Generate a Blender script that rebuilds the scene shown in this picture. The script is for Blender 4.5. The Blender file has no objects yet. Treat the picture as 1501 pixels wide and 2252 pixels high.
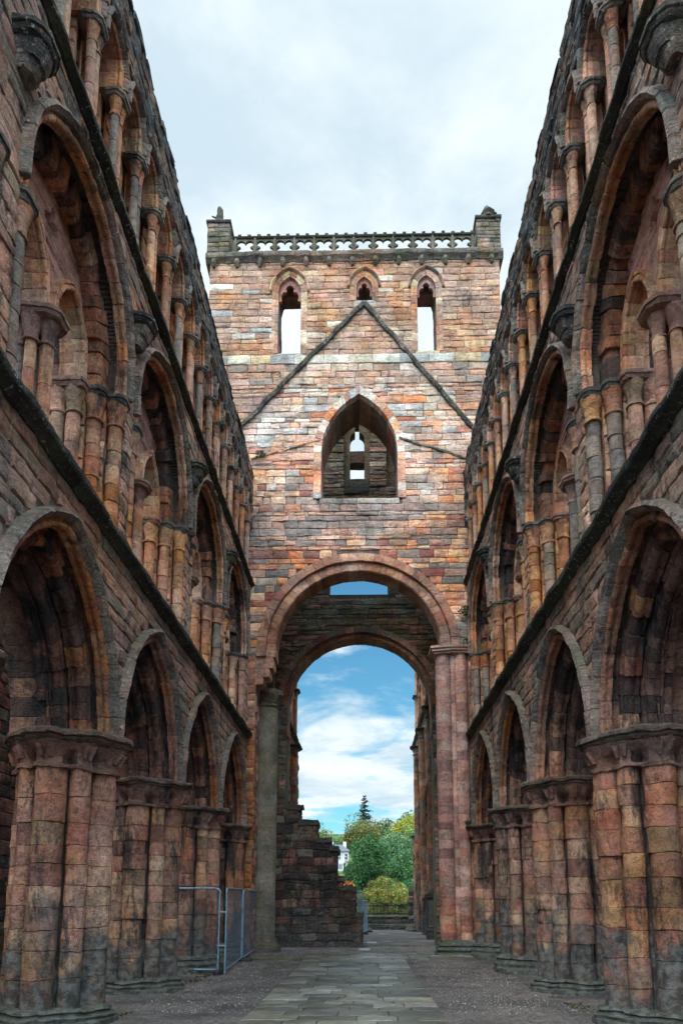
import bpy, math, random
from mathutils import Vector, noise
PI = math.pi
R = random.Random(7)
scn = bpy.context.scene
COL = scn.collection

# ------------------------------------------------------------------ mesh helpers
def lin(*c):
    return tuple((x/255/12.92) if x/255 <= .04045 else ((x/255+.055)/1.055)**2.4 for x in c)

class MB:
    def __init__(s): s.v = []; s.f = []; s.c = []
    def add(s, vs, fs, col):
        o = len(s.v); s.v.extend(vs); s.c.extend([col]*len(vs))
        s.f.extend([tuple(i+o for i in f) for f in fs])
    def box(s, x0, x1, y0, y1, z0, z1, col=(.5, .5, .5), T=None):
        vs = [(x, y, z) for z in (z0, z1) for y in (y0, y1) for x in (x0, x1)]
        if T: vs = [T(*p) for p in vs]
        s.add(vs, [(0, 2, 3, 1), (4, 5, 7, 6), (0, 1, 5, 4), (2, 6, 7, 3), (0, 4, 6, 2), (1, 3, 7, 5)], col)
    def tube(s, p0, p1, r0, r1=None, n=8, col=(.5, .5, .5)):
        r1 = r0 if r1 is None else r1
        p0, p1 = Vector(p0), Vector(p1); d = (p1-p0).normalized()
        a = d.orthogonal().normalized(); b = d.cross(a)
        vs = []
        for p, r in ((p0, r0), (p1, r1)):
            for i in range(n):
                t = 2*PI*i/n; q = p+a*(r*math.cos(t))+b*(r*math.sin(t)); vs.append(tuple(q))
        fs = [(i, (i+1) % n, n+(i+1) % n, n+i) for i in range(n)]
        fs += [tuple(range(n))[::-1], tuple(range(n, 2*n))]
        s.add(vs, fs, col)
    def build(s, name, mat, parent=None, smooth=True, amp=0, freq=3, amp2=0, ang=31):
        if amp or amp2:
            nv = noise.noise_vector; out = []
            for p in s.v:
                q = Vector(p)
                if amp: q = q + nv(q*freq)*amp
                if amp2: q = q + nv(q*freq*4.3+Vector((9, 3, 5)))*amp2
                out.append(tuple(q))
            s.v = out
        xs = [p[0] for p in s.v]; ys = [p[1] for p in s.v]; zs = [p[2] for p in s.v]
        c = ((min(xs)+max(xs))/2, (min(ys)+max(ys))/2, min(zs))
        me = bpy.data.meshes.new(name)
        me.from_pydata([(x-c[0], y-c[1], z-c[2]) for x, y, z in s.v], [], s.f)
        at = me.color_attributes.new('st', 'FLOAT_COLOR', 'POINT')
        fl = []
        for q in s.c: fl += [q[0], q[1], q[2], 1.0]
        at.data.foreach_set('color', fl)
        if smooth:
            me.polygons.foreach_set('use_smooth', [True]*len(me.polygons))
            me.set_sharp_from_angle(angle=math.radians(ang))
        me.materials.append(mat); me.update()
        o = bpy.data.objects.new(name, me); COL.objects.link(o)
        W[o.name] = c
        pc = W[parent.name] if parent else (0, 0, 0)
        o.location = (c[0]-pc[0], c[1]-pc[1], c[2]-pc[2])
        if parent: o.parent = parent
        return o
W = {}
def thing(name, loc, label, cat, group=None):
    o = bpy.data.objects.new(name, None); COL.objects.link(o); o.location = loc
    o.empty_display_size = .3
    W[o.name] = tuple(loc); o['label'] = label; o['category'] = cat
    if group: o['group'] = group
    return o
def tag(o, label, cat, group=None):
    o['label'] = label; o['category'] = cat
    if group: o['group'] = group
    return o
def struct(o, kind='structure'): o['kind'] = kind; return o

# ------------------------------------------------------------------ materials
def mat_base(name):
    m = bpy.data.materials.new(name); m.use_nodes = True
    nt = m.node_tree; b = nt.nodes['Principled BSDF']
    return m, nt, b
class NG:
    def __init__(s, nt): s.nt = nt
    def n(s, typ, **k):
        x = s.nt.nodes.new(typ)
        for a, b in k.items(): setattr(x, a, b)
        return x
    def link(s, a, b): s.nt.links.new(a, b)
    def geo(s):
        if not hasattr(s, '_g'): s._g = s.n('ShaderNodeNewGeometry')
        return s._g
    def pos(s, sx=1, sy=1, sz=1):
        m = s.n('ShaderNodeMapping'); m.inputs['Scale'].default_value = (sx, sy, sz)
        s.link(s.geo().outputs['Position'], m.inputs['Vector']); return m.outputs[0]
    def noise(s, scale, detail=4, rough=.55, vec=None, dist=0):
        x = s.n('ShaderNodeTexNoise'); x.inputs['Scale'].default_value = scale
        x.inputs['Detail'].default_value = detail; x.inputs['Roughness'].default_value = rough
        x.inputs['Distortion'].default_value = dist
        s.link(vec if vec is not None else s.pos(), x.inputs['Vector']); return x.outputs['Fac']
    def rng(s, v, a, b, c=0, d=1, smooth=True):
        x = s.n('ShaderNodeMapRange'); x.interpolation_type = 'SMOOTHSTEP' if smooth else 'LINEAR'
        x.inputs[1].default_value = a; x.inputs[2].default_value = b; x.inputs[3].default_value = c; x.inputs[4].default_value = d
        s.link(v, x.inputs[0]); return x.outputs[0]
    def math(s, op, a, b=None):
        x = s.n('ShaderNodeMath'); x.operation = op
        for i, q in enumerate((a, b)):
            if q is None: continue
            if isinstance(q, (int, float)): x.inputs[i].default_value = q
            else: s.link(q, x.inputs[i])
        return x.outputs[0]
    def mix(s, f, a, b, mode='MIX'):
        x = s.n('ShaderNodeMix'); x.data_type = 'RGBA'; x.blend_type = mode
        for sock, q in ((x.inputs[0], f), (x.inputs[6], a), (x.inputs[7], b)):
            if isinstance(q, (int, float)): sock.default_value = q
            elif isinstance(q, tuple): sock.default_value = (*q[:3], 1)
            else: s.link(q, sock)
        return x.outputs[2]

def stone(name, soot=.5, soot_t=.56, lichen=.25, moss=.3, base=0, bump=1.0, green=0, sat=1.0, pits=1.0, wet=.8, bedk=1.0):
    m, nt, b = mat_base(name); g = NG(nt)
    at = g.n('ShaderNodeAttribute'); at.attribute_name = 'st'
    c = at.outputs['Color']
    n1 = g.noise(1.7, 5); n2 = g.noise(9, 6, .65); n3 = g.noise(45, 3, .6)
    v = g.math('ADD', g.rng(n1, .3, .7, .72, 1.2), g.rng(n2, .3, .7, -.24, .26))
    v = g.math('ADD', v, g.rng(n3, .3, .7, -.17, .17))
    dk = g.noise(30, 4, .7)
    hsv = g.n('ShaderNodeHueSaturation'); hsv.inputs['Saturation'].default_value = sat
    g.link(v, hsv.inputs['Value']); g.link(g.mix(g.rng(dk, .6, .68, 0, .55), c, (.035, .024, .02)), hsv.inputs['Color'])
    g.link(g.rng(g.noise(2.6, 3, .5, g.pos(1, 1, 1.7)), .3, .7, .486, .504), hsv.inputs['Hue'])
    c = hsv.outputs[0]
    pn = g.noise(.55, 4, .6); hs = g.n('ShaderNodeHueSaturation'); g.link(c, hs.inputs['Color'])
    g.link(g.rng(pn, .35, .65, .75, 1.05), hs.inputs['Saturation']); g.link(g.rng(g.noise(.8, 5, .65), .35, .65, .8, 1.12), hs.inputs['Value']); c = hs.outputs[0]
    # sedimentary bedding streaks
    bed = g.noise(5, 5, .6, g.pos(.6, .6, 3), dist=.6)
    c = g.mix(g.rng(bed, .58, .74, 0, .22*bedk), c, (.06, .045, .04), 'MIX')
    if soot > 0:
        sn = g.noise(1.5, 9, .74, g.pos(1, 1, .3), dist=.3)
        c = g.mix(g.rng(sn, soot_t, soot_t+.12, 0, soot), c, (.016, .015, .015))
        sn2 = g.noise(9, 8, .78, g.pos(1, 1, .4))
        c = g.mix(g.rng(sn2, soot_t+.03, soot_t+.1, 0, soot*.6), c, (.02, .017, .016))
    if green > 0:
        gn = g.noise(1.1, 5, .6)
        c = g.mix(g.rng(gn, .42, .62, 0, green), c, (.07, .075, .035))
    if base > 0:
        sx = g.n('ShaderNodeSeparateXYZ'); g.link(g.geo().outputs['Position'], sx.inputs[0])
        zz = g.math('ADD', sx.outputs[2], g.rng(g.noise(1.8, 5), .3, .7, -.8, .8))
        c = g.mix(g.rng(zz, .6, 1.9, base, 0), c, g.mix(g.rng(g.noise(7, 5), .4, .6), (.13, .13, .12), (.045, .045, .042)))
    if lichen > 0:
        ln = g.noise(16, 5, .7); lm = g.noise(1.4, 3)
        k = g.math('MULTIPLY', g.rng(ln, .57, .66, 0, 1), g.rng(lm, .42, .6, .15, 1))
        c = g.mix(g.math('MULTIPLY', k, lichen), c, (.36, .38, .35))
        ln2 = g.noise(5, 3, .6); k2 = g.rng(ln2, .7, .76, 0, lichen*.7)
        c = g.mix(k2, c, (.36, .17, .04))
    if moss > 0:
        sn = g.n('ShaderNodeSeparateXYZ'); g.link(g.geo().outputs['Normal'], sn.inputs[0])
        k = g.math('MULTIPLY', g.rng(sn.outputs[2], .25, .8, 0, 1), g.rng(g.noise(4, 4), .38, .55, .2, 1))
        c = g.mix(g.math('MULTIPLY', k, moss), c, (.05, .058, .022))
    g.link(c, b.inputs['Base Color'])
    b.inputs['Roughness'].default_value = wet
    b.inputs['Specular IOR Level'].default_value = .35
    h = g.math('ADD', g.math('MULTIPLY', g.noise(11, 8, .68), .8), g.math('MULTIPLY', g.noise(3.2, 3), .9))
    vo = g.n('ShaderNodeTexVoronoi'); vo.inputs['Scale'].default_value = 26; g.link(g.pos(1, 1, 1.3), vo.inputs['Vector'])
    h = g.math('ADD', h, g.math('MULTIPLY', g.rng(vo.outputs['Distance'], 0, .32, -.55*pits, 0), g.rng(g.noise(3, 2), .45, .6)))
    h = g.math('ADD', h, g.math('MULTIPLY', g.rng(bed, .4, .62, 0, .22), bedk))
    bp = g.n('ShaderNodeBump'); bp.inputs['Distance'].default_value = .06*bump; bp.inputs['Strength'].default_value = .9
    g.link(h, bp.inputs['Height']); g.link(bp.outputs[0], b.inputs['Normal'])
    return m

M = {}
M['pier'] = stone('pier_sandstone', soot=.92, soot_t=.50, lichen=.12, moss=.5, base=.9, bump=1.15, bedk=.2, pits=1.3, sat=.93)
M['arch'] = stone('arch_sandstone', soot=.9, soot_t=.52, bedk=.4, lichen=.12, moss=.3, bump=1.3)
M['arch_inner'] = stone('shaded_inner_arch_stone', soot=.95, soot_t=.48, bedk=.3, lichen=.03, moss=.1, bump=1.3)  # arch stone stained heavier, so recess shade is painted into the inner orders
M['gallery'] = stone('gallery_sandstone', soot=.75, soot_t=.55, bedk=.4, lichen=.12, moss=.4, bump=1.0, green=.12)
M['spandrel'] = stone('spandrel_sandstone', sat=.88, soot=.88, soot_t=.51, lichen=.7, moss=.2, bump=1.2, green=.08)
M['hood'] = stone('hood_mould_stone', soot=.75, soot_t=.53, lichen=1.0, moss=.5, bump=1.5, green=.15)
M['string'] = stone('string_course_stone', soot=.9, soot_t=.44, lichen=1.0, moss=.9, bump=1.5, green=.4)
M['top'] = stone('lichened_wall_head_stone', soot=.8, soot_t=.47, lichen=1.0, moss=.3, bump=1.6, green=.1)
M['tower'] = stone('tower_sandstone', soot=.6, soot_t=.58, lichen=.3, moss=.2, bump=1.0)
M['towerarch'] = stone('crossing_arch_sandstone', sat=.93, soot=.65, soot_t=.54, lichen=.1, moss=.2, bump=.8)
M['inner'] = stone('tower_inner_stone', soot=.6, soot_t=.56, lichen=.15, moss=.5, green=.6, bump=1.2)
M['parapet'] = stone('parapet_stone', soot=.6, soot_t=.52, lichen=.6, moss=.8, green=.7, bump=1.3)
M['render'] = stone('worn_plastered_stone', soot=.25, soot_t=.62, lichen=.1, moss=.3, green=.35, base=.4, bump=.5, pits=.3)
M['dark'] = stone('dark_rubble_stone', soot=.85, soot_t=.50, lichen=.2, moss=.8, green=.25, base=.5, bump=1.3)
M['mortar'] = stone('recessed_mortar', soot=.4, soot_t=.55, lichen=0, moss=0, bump=.6)

def plain(name, col, rough=.6, metal=0, nscale=8, var=.25, bump=.0, col2=None):
    m, nt, b = mat_base(name); g = NG(nt)
    n = g.noise(nscale, 6, .65)
    c2 = col2 or tuple(x*(1-var*1.6) for x in col)
    g.link(g.mix(g.rng(n, .35, .65), c2, col), b.inputs['Base Color'])
    b.inputs['Roughness'].default_value = rough; b.inputs['Metallic'].default_value = metal
    if bump:
        bp = g.n('ShaderNodeBump'); bp.inputs['Distance'].default_value = bump
        g.link(g.noise(nscale*5, 6), bp.inputs['Height']); g.link(bp.outputs[0], b.inputs['Normal'])
    return m
M['steel'] = plain('galvanised_steel', (.24, .40, .50), .4, .4, 14, .2)
M['rubber'] = plain('black_rubber', (.02, .02, .022), .7)
M['iron'] = plain('black_iron', (.012, .014, .012), .5)

# ------------------------------------------------------------------ palettes (stone albedos)
P_PIER = [lin(*c) for c in ((165, 100, 58), (172, 113, 61), (166, 105, 65), (150, 93, 56), (178, 122, 69), (134, 81, 54), (161, 109, 65), (165, 95, 56), (184, 132, 83), (148, 107, 67), (170, 109, 66), (157, 98, 65))]
P_ARCH = [lin(*c) for c in ((164, 101, 62), (154, 93, 57), (172, 111, 67), (143, 89, 55), (160, 97, 57), (135, 85, 55), (170, 117, 73))]
P_GAL = [lin(*c) for c in ((196, 134, 88), (186, 123, 79), (202, 145, 94), (174, 116, 75), (184, 129, 87), (161, 120, 79), (198, 127, 78), (167, 106, 69))]
P_GREY = [lin(*c) for c in ((138, 118, 100), (128, 112, 98), (146, 122, 100), (120, 104, 92), (140, 112, 92))]
P_SPAN = [lin(*c) for c in ((155, 110, 77), (143, 106, 77), (165, 112, 77), (130, 106, 82), (171, 118, 79), (124, 102, 82), (151, 100, 70))]
P_HOOD = [lin(*c) for c in ((134, 112, 96), (122, 104, 90), (142, 112, 94), (114, 102, 90))]
P_SHADED = [lin(*c) for c in ((112, 72, 54), (98, 64, 50), (124, 80, 58), (88, 58, 48), (132, 88, 62), (76, 54, 46))]  # arch tones darkened: shade of the recessed orders put into the colour
P_TOP = [lin(*c) for c in ((86, 84, 84), (70, 70, 72), (104, 96, 90), (92, 84, 80), (120, 96, 80))]
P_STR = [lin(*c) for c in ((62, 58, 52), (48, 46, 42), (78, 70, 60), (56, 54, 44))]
P_TARCH = [lin(*c) for c in ((176, 122, 86), (164, 108, 76), (184, 132, 95), (154, 100, 72), (170, 118, 84))]
P_IN = [lin(*c) for c in ((156, 117, 94), (138, 117, 89), (171, 122, 99), (122, 102, 81), (153, 97, 79), (125, 120, 102), (112, 89, 74))]
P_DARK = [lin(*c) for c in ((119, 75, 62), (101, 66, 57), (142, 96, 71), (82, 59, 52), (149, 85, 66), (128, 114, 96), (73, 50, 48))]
P_BODY = [lin(*c) for c in ((190, 137, 99), (199, 148, 105), (180, 124, 91), (170, 129, 97), (193, 142, 104), (166, 115, 84), (208, 156, 108), (160, 124, 95), (197, 133, 89), (212, 175, 130))]
P_CREAM = [lin(*c) for c in ((225, 198, 171), (217, 193, 173), (209, 175, 148), (229, 209, 183), (193, 183, 171), (213, 164, 130), (203, 171, 150), (177, 166, 158), (223, 183, 147), (203, 148, 120))]
P_ORANGE = [lin(*c) for c in ((223, 145, 95), (232, 160, 108), (217, 139, 92), (211, 155, 117), (199, 137, 103), (143, 82, 69), (225, 170, 124), (169, 145, 124), (230, 180, 133), (188, 116, 85), (153, 131, 115))]
P_GREYO = [lin(*c) for c in ((144, 130, 117), (130, 116, 106), (175, 154, 133), (153, 104, 87), (204, 144, 108), (191, 148, 121), (138, 122, 114), (157, 126, 110), (210, 154, 112), (175, 134, 110), (118, 106, 98), (199, 150, 119))]
P_BAND = [lin(*c) for c in ((204, 186, 158), (178, 170, 158), (200, 174, 134), (160, 154, 148), (208, 190, 162))]
def jc(c, a=.12):
    k = 1+R.uniform(-a, a); return (c[0]*k*(1+R.uniform(-.04, .04)), c[1]*k, c[2]*k*(1+R.uniform(-.05, .05)))
def pick(p, a=.12): return jc(R.choice(p), a)

# ------------------------------------------------------------------ masonry generators
def stone_box(mb, T, u0, u1, v0, v1, wf, wb, col, bev=.02, rough=.012):
    """one dressed stone: pillowed front face with worn arrises"""
    nx = 3 if (u1-u0) < .5 else 4; ny = 3
    b = min(bev, (u1-u0)*.2, (v1-v0)*.2)
    us = [u0+b]+[u0+(u1-u0)*i/nx for i in range(1, nx)]+[u1-b]
    vs = [v0+b]+[v0+(v1-v0)*i/ny for i in range(1, ny)]+[v1-b]
    pts = []
    for j, v in enumerate(vs):
        for i, u in enumerate(us):
            e = (i in (0, nx)) or (j in (0, ny))
            k = (i in (0, nx)) and (j in (0, ny))
            w = wf+R.uniform(-rough, rough)+(.004 if e else 0)+(R.uniform(0, .02) if k else 0)
            du = R.uniform(-.006, .006); dv = R.uniform(-.006, .006)
            pts.append(T(u+du, v+dv, w))
    o = len(pts); nxx = nx+1
    # outer ring, set back
    ring = [(u0, v0)]+[(us[i], v0) for i in range(1, nx)]+[(u1, v0)]+[(u1, vs[j]) for j in range(1, ny)]+[(u1, v1)]+[(us[i], v1) for i in range(nx-1, 0, -1)]+[(u0, v1)]+[(u0, vs[j]) for j in range(ny-1, 0, -1)]
    for u, v in ring: pts.append(T(u, v, wf+b*1.1+R.uniform(0, .008)))
    n = len(ring)
    for u, v in ring: pts.append(T(u, v, wb))
    fs = []
    for j in range(ny):
        for i in range(nx): a = j*nxx+i; fs.append((a, a+1, a+1+nxx, a+nxx))
    inner = list(range(0, nx+1))+[j*nxx+nx for j in range(1, ny+1)]+[ny*nxx+i for i in range(nx-1, -1, -1)]+[j*nxx for j in range(ny-1, 0, -1)]
    for k in range(n):
        k2 = (k+1) % n
        fs.append((inner[k], o+k, o+k2, inner[k2])); fs.append((o+k, o+n+k, o+n+k2, o+k2))
    mb.add(pts, fs, col)

def subtract(iv, blk):
    out = []
    for a, b in iv:
        x = [(a, b)]
        for c, d in blk:
            y = []
            for p, q in x:
                if d <= p or c >= q: y.append((p, q)); continue
                if c > p: y.append((p, c))
                if d < q: y.append((d, q))
            x = y
        out += x
    return out

def arch_block(uc, z0, s, Rr, bottom=-1e9, pad=.01):
    """blocked interval of an arched opening of half span s, radius Rr, springing z0"""
    c = s-Rr
    apex = z0+math.sqrt(max(0, Rr*Rr-c*c))
    def f(v0, v1):
        if v1 <= bottom or v0 >= apex: return None
        hw = s if v0 < z0 else c+math.sqrt(max(0, Rr*Rr-(v0-z0)**2))
        if hw <= 0: return None
        return (uc-hw-pad, uc+hw+pad)
    return f
def rect_block(u0, u1, za, zb):
    return lambda v0, v1: None if (v1 <= za+1e-4 or v0 >= zb-1e-4) else (u0, u1)

def courses(mb, T, u0, u1, v0, v1, blocks, hr, lr, wf, wb, colf, bounds=None, rough=.012, joint=.012, wjit=.015, mortar=None, breaks=()):
    v = v0; brk = sorted([b for b in breaks if v0 < b < v1])+[v1]
    while v < v1-.03:
        h = R.uniform(*hr); nb = [b for b in brk if b > v+.02][0]
        t = v+h
        if t > nb-.10: t = nb
        iv = [(u0, u1)]
        if bounds:
            lo, hi = bounds(v, t); iv = [(max(u0, lo), min(u1, hi))] if hi > lo else []
        iv = subtract(iv, [b for b in (f(v, t) for f in blocks) if b])
        for a, b in iv:
            if b-a < .05: continue
            u = a
            while u < b-1e-4:
                l = R.uniform(*lr)*(.8+.5*(t-v)/hr[1])
                e = u+l
                if e > b-lr[0]*.6: e = b
                j = joint*R.uniform(.35, 1.1)
                stone_box(mb, T, u+j/2, e-j/2, v+j/2, t-j/2, wf+R.uniform(-wjit, wjit), wb, colf((u+e)/2, (v+t)/2), bev=R.uniform(.012, .03), rough=rough)
                u = e
        if mortar is not None:
            nn = max(1, int((t-v)/.08))
            for k in range(nn):
                a0 = v+(t-v)*k/nn; a1 = v+(t-v)*(k+1)/nn
                iv2 = [(u0, u1)]
                if bounds:
                    lo, hi = bounds(a0, a1); iv2 = [(max(u0, lo), min(u1, hi))] if hi > lo else []
                for a, b in subtract(iv2, [b for b in (f(a0, a1) for f in blocks) if b]):
                    mb.add([T(a, a0, wf+.032), T(b, a0, wf+.032), T(b, a1, wf+.032), T(a, a1, wf+.032), T(a, a0, wb), T(b, a0, wb), T(b, a1, wb), T(a, a1, wb)],
                        [(0, 1, 2, 3), (4, 7, 6, 5), (0, 4, 5, 1), (3, 2, 6, 7), (0, 3, 7, 4), (1, 5, 6, 2)], mortar)
        v = t
MORT = lin(96, 80, 70)

def sweep(mb, prof, fr, t0, t1, col, seg=2, e=.012, shrink=.012, dj=.006):
    """a block: closed profile carried from t0 to t1, arrises worn at both ends. fr(t,a,b)->xyz; t in metres"""
    n = len(prof); ca = sum(p[0] for p in prof)/n; cb = sum(p[1] for p in prof)/n
    ja, jb = R.uniform(-dj, dj), R.uniform(-dj, dj)
    def sh(k):
        o = []
        for a, b in prof:
            d = math.hypot(a-ca, b-cb) or 1
            o.append((a+(ca-a)/d*k+ja, b+(cb-b)/d*k+jb))
        return o
    L = t1-t0; e = min(e, L*.2)
    ts = [(t0+.002, shrink), (t0+e, 0)]+[(t0+e+(L-2*e)*i/seg, -R.uniform(0, .004)) for i in range(1, seg)]+[(t1-e, 0), (t1-.002, shrink)]
    vs = []
    for t, k in ts:
        for a, b in sh(k): vs.append(fr(t, a, b))
    fs = []
    for r in range(len(ts)-1):
        for i in range(n):
            j = (i+1) % n; fs.append((r*n+i, r*n+j, (r+1)*n+j, (r+1)*n+i))
    fs.append(tuple(range(n))[::-1]); fs.append(tuple(range((len(ts)-1)*n, len(ts)*n)))
    mb.add(vs, fs, col)

def circ(r, n=12, a0=0, ca=0, cb=0): return [(ca+r*math.cos(a0+2*PI*i/n), cb+r*math.sin(a0+2*PI*i/n)) for i in range(n)]
def keel(r, n=14):
    """gently keeled shaft section"""
    return circ(r, n)

def shaft(mb, T, u, w, r, z0, z1, pal, h=(.28, .5), n=14, ero=.0, prof=None, levels=None, dj=.008, shrink=.011, e=.008, rj=1):
    z = z0; k = 0
    while z < z1-1e-3:
        if levels:
            nxt = [l for l in levels if l > z+.02]; t = min(nxt[0] if nxt else z1, z1)
        else:
            t = z+R.uniform(*h)
            if t > z1-h[0]*.6: t = z1
        rr = r*(1+rj*R.uniform(-.025, .015)-(R.uniform(.05, .16) if R.random() < ero else 0))
        pr = [(u+a*rr/r, w+b*rr/r) for a, b in (prof or circ(r, n))]
        sweep(mb, pr, lambda tt, a, b: T(a, tt, b), z, t, pick(pal, .09), seg=2, e=e, shrink=shrink, dj=dj)
        z = t

def arch_frames(T, uc, z0, c, Rr, side):
    """fr(t,a,b) for half arch, t arc-length measured on radius Rr from the springing"""
    def fr(t, a, b):
        rad = Rr+a
        thE = math.acos(max(-1, min(1, -c/rad))) if rad > abs(c) else PI/2
        th0 = math.acos(max(-1, min(1, -c/Rr)))
        th = (t/Rr)*(thE/th0)
        return T(uc+side*(c+rad*math.cos(th)), z0+rad*math.sin(th), b)
    return fr, Rr*math.acos(max(-1, min(1, -c/Rr)))

def arch_order(mb, T, uc, z0, c, Rr, prof, pal, bl=(.22, .34), stilt=0, seg=1, t_from=0, ero=0, dj=.006, shrink=.012):
    for side in (-1, 1):
        fr, L = arch_frames(T, uc, z0, c, Rr, side)
        if stilt > 0:
            z = z0-stilt; f2 = lambda t, a, b, side=side: T(uc+side*(c+Rr+a), t, b)
            while z < z0-.01:
                t = min(z0, z+R.uniform(*bl)*1.3)
                if z0-t < .1: t = z0
                sweep(mb, prof, f2, z, t, pick(pal), seg=1, dj=dj, shrink=shrink); z = t
        t = t_from
        while t < L-.01:
            q = t+R.uniform(*bl)
            if q > L-bl[0]*.6: q = L
            pr = prof
            if ero and R.random() < ero:
                am = sum(p[0] for p in prof)/len(prof); bm = sum(p[1] for p in prof)/len(prof); k = R.uniform(.72, .9)
                pr = [(am+(a-am)*k+.02, bm+(b-bm)*k+.02) for a, b in prof]
            sweep(mb, pr, fr, t, q, pick(pal), seg=seg, dj=dj, shrink=shrink); t = q

def order_prof(a0, a1, w0, w1, r, n=9):
    """square order with an edge roll flanked by hollows at (a0,w0)"""
    p = [(a1, w1), (a1, w0), (a0+r*3.0, w0), (a0+r*2.6, w0+r*.6), (a0+r*1.95, w0+r*.5)]
    for i in range(n):
        t = math.radians(-45-180*i/(n-1)); p.append((a0+r+r*math.cos(t), w0+r+r*math.sin(t)))
    p += [(a0+r*.55, w0+r*2.2), (a0+r*.5, w0+r*2.7), (a0+.004, w0+r*3.0), (a0+.004, w1)]
    return p
def hood_prof(a, d=.13, t=.13):
    return [(a, .03), (a+.015, -d*.55), (a+t*.35, -d*.75), (a+t*.55, -d), (a+t, -d*.8), (a+t+.02, .03)]

def loft(mb, T, rings, col):
    """rings: list of (z, [(u,w)...])"""
    n = len(rings[0][1]); vs = []
    for z, o in rings:
        for u, w in o: vs.append(T(u, z, w))
    fs = []
    for r in range(len(rings)-1):
        for i in range(n):
            j = (i+1) % n; fs.append((r*n+i, r*n+j, (r+1)*n+j, (r+1)*n+i))
    fs.append(tuple(range(n))[::-1]); fs.append(tuple(range((len(rings)-1)*n, len(rings)*n)))
    mb.add(vs, fs, col)

def polar_outline(circles, uc, wc, off=0, n=64, smooth=0):
    out = []
    for i in range(n):
        t = 2*PI*i/n; dx, dy = math.cos(t), math.sin(t); best = .05
        for cu, cw, r in circles:
            px, py = cu-uc, cw-wc; rr = r+off
            b = px*dx+py*dy; d = px*px+py*py-b*b
            if rr*rr > d:
                q = b+math.sqrt(rr*rr-d); best = max(best, q)
        out.append(best)
    for _ in range(smooth):
        out = [(out[i-1]+2*out[i]+out[(i+1) % n])/4 for i in range(n)]
    return [(uc+out[i]*math.cos(2*PI*i/n), wc+out[i]*math.sin(2*PI*i/n)) for i in range(n)]
def poly_outline(pts, uc, wc, n=32):
    """convex polygon resampled by angle"""
    out = []
    m = len(pts)
    for i in range(n):
        t = 2*PI*i/n; dx, dy = math.cos(t), math.sin(t); best = 0
        for k in range(m):
            x0, y0 = pts[k][0]-uc, pts[k][1]-wc; x1, y1 = pts[(k+1) % m][0]-uc, pts[(k+1) % m][1]-wc
            ex, ey = x1-x0, y1-y0; den = dx*ey-dy*ex
            if abs(den) < 1e-9: continue
            s = (x0*ey-y0*ex)/den; q = (x0*dy-y0*dx)/den
            if s > 0 and -1e-6 <= q <= 1+1e-6: best = max(best, s)
        out.append((uc+dx*best, wc+dy*best))
    return out
def scale_o(o, uc, wc, k):  # move outward by k metres
    r = []
    for u, w in o:
        d = math.hypot(u-uc, w-wc) or 1; r.append((u+(u-uc)/d*k, w+(w-wc)/d*k))
    return r
def bell(mb, T, u, w, r, z0, z1, flare, col, n=14):
    """necking ring and concave bell"""
    H = z1-z0
    prof = [(0, 1.0), (0, 1.22), (.05, 1.26), (.10, 1.2), (.11, 1.0), (.35, 1.04), (.6, 1.04+.35*flare), (.85, 1.05+.8*flare), (1.0, 1.05+flare)]
    loft(mb, T, [(z0+H*a, circ(r*k, n, 0, u, w)) for a, k in prof], col)
def abacus(mb, T, outline, uc, wc, z0, z1, col, proj=.08):
    H = z1-z0
    loft(mb, T, [(z0, scale_o(outline, uc, wc, -.05)), (z0+H*.15, scale_o(outline, uc, wc, proj*.15)), (z0+H*.45, scale_o(outline, uc, wc, proj*.6)), (z0+H*.5, scale_o(outline, uc, wc, proj*.45)), (z0+H*.58, scale_o(outline, uc, wc, proj)), (z0+H*.95, scale_o(outline, uc, wc, proj)), (z1, scale_o(outline, uc, wc, proj*.75))], col)
def octa(u, w, hu, hw, ch):
    return [(u-hu+ch, w-hw), (u+hu-ch, w-hw), (u+hu, w-hw+ch), (u+hu, w+hw-ch), (u+hu-ch, w+hw), (u-hu+ch, w+hw), (u-hu, w+hw-ch), (u-hu, w-hw+ch)]

def plate(mb, T, outer, holes, wf, wb, col, rough=0):
    """flat slab with holes, front and back faces and all reveals"""
    from mathutils.geometry import tessellate_polygon
    loops = [outer]+holes
    tris = tessellate_polygon([[Vector((a, b, 0)) for a, b in l] for l in loops])
    flat = [p for l in loops for p in l]; n = len(flat)
    wj = [R.uniform(-rough, rough) for _ in flat]
    vs = [T(a, b, wf+wj[i]) for i, (a, b) in enumerate(flat)]+[T(a, b, wb) for a, b in flat]
    fs = [tuple(t) for t in tris]+[tuple(i+n for i in reversed(t)) for t in tris]
    o = 0
    for l in loops:
        m = len(l)
        for i in range(m):
            a, b = o+i, o+(i+1) % m; fs.append((a, b, b+n, a+n))
        o += m
    mb.add(vs, fs, col)
def arch_poly(uc, zb, z0, s, Rr, n=10):
    c = s-Rr; th = math.acos(max(-1, min(1, -c/Rr))); pts = [(uc+s, zb)] if zb < z0-1e-4 else []
    for i in range(n+1): pts.append((uc+c+Rr*math.cos(th*i/n), z0+Rr*math.sin(th*i/n)))
    for i in range(n-1, -1, -1): pts.append((uc-c-Rr*math.cos(th*i/n), z0+Rr*math.sin(th*i/n)))
    if zb < z0-1e-4: pts.append((uc-s, zb))
    return pts
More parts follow.
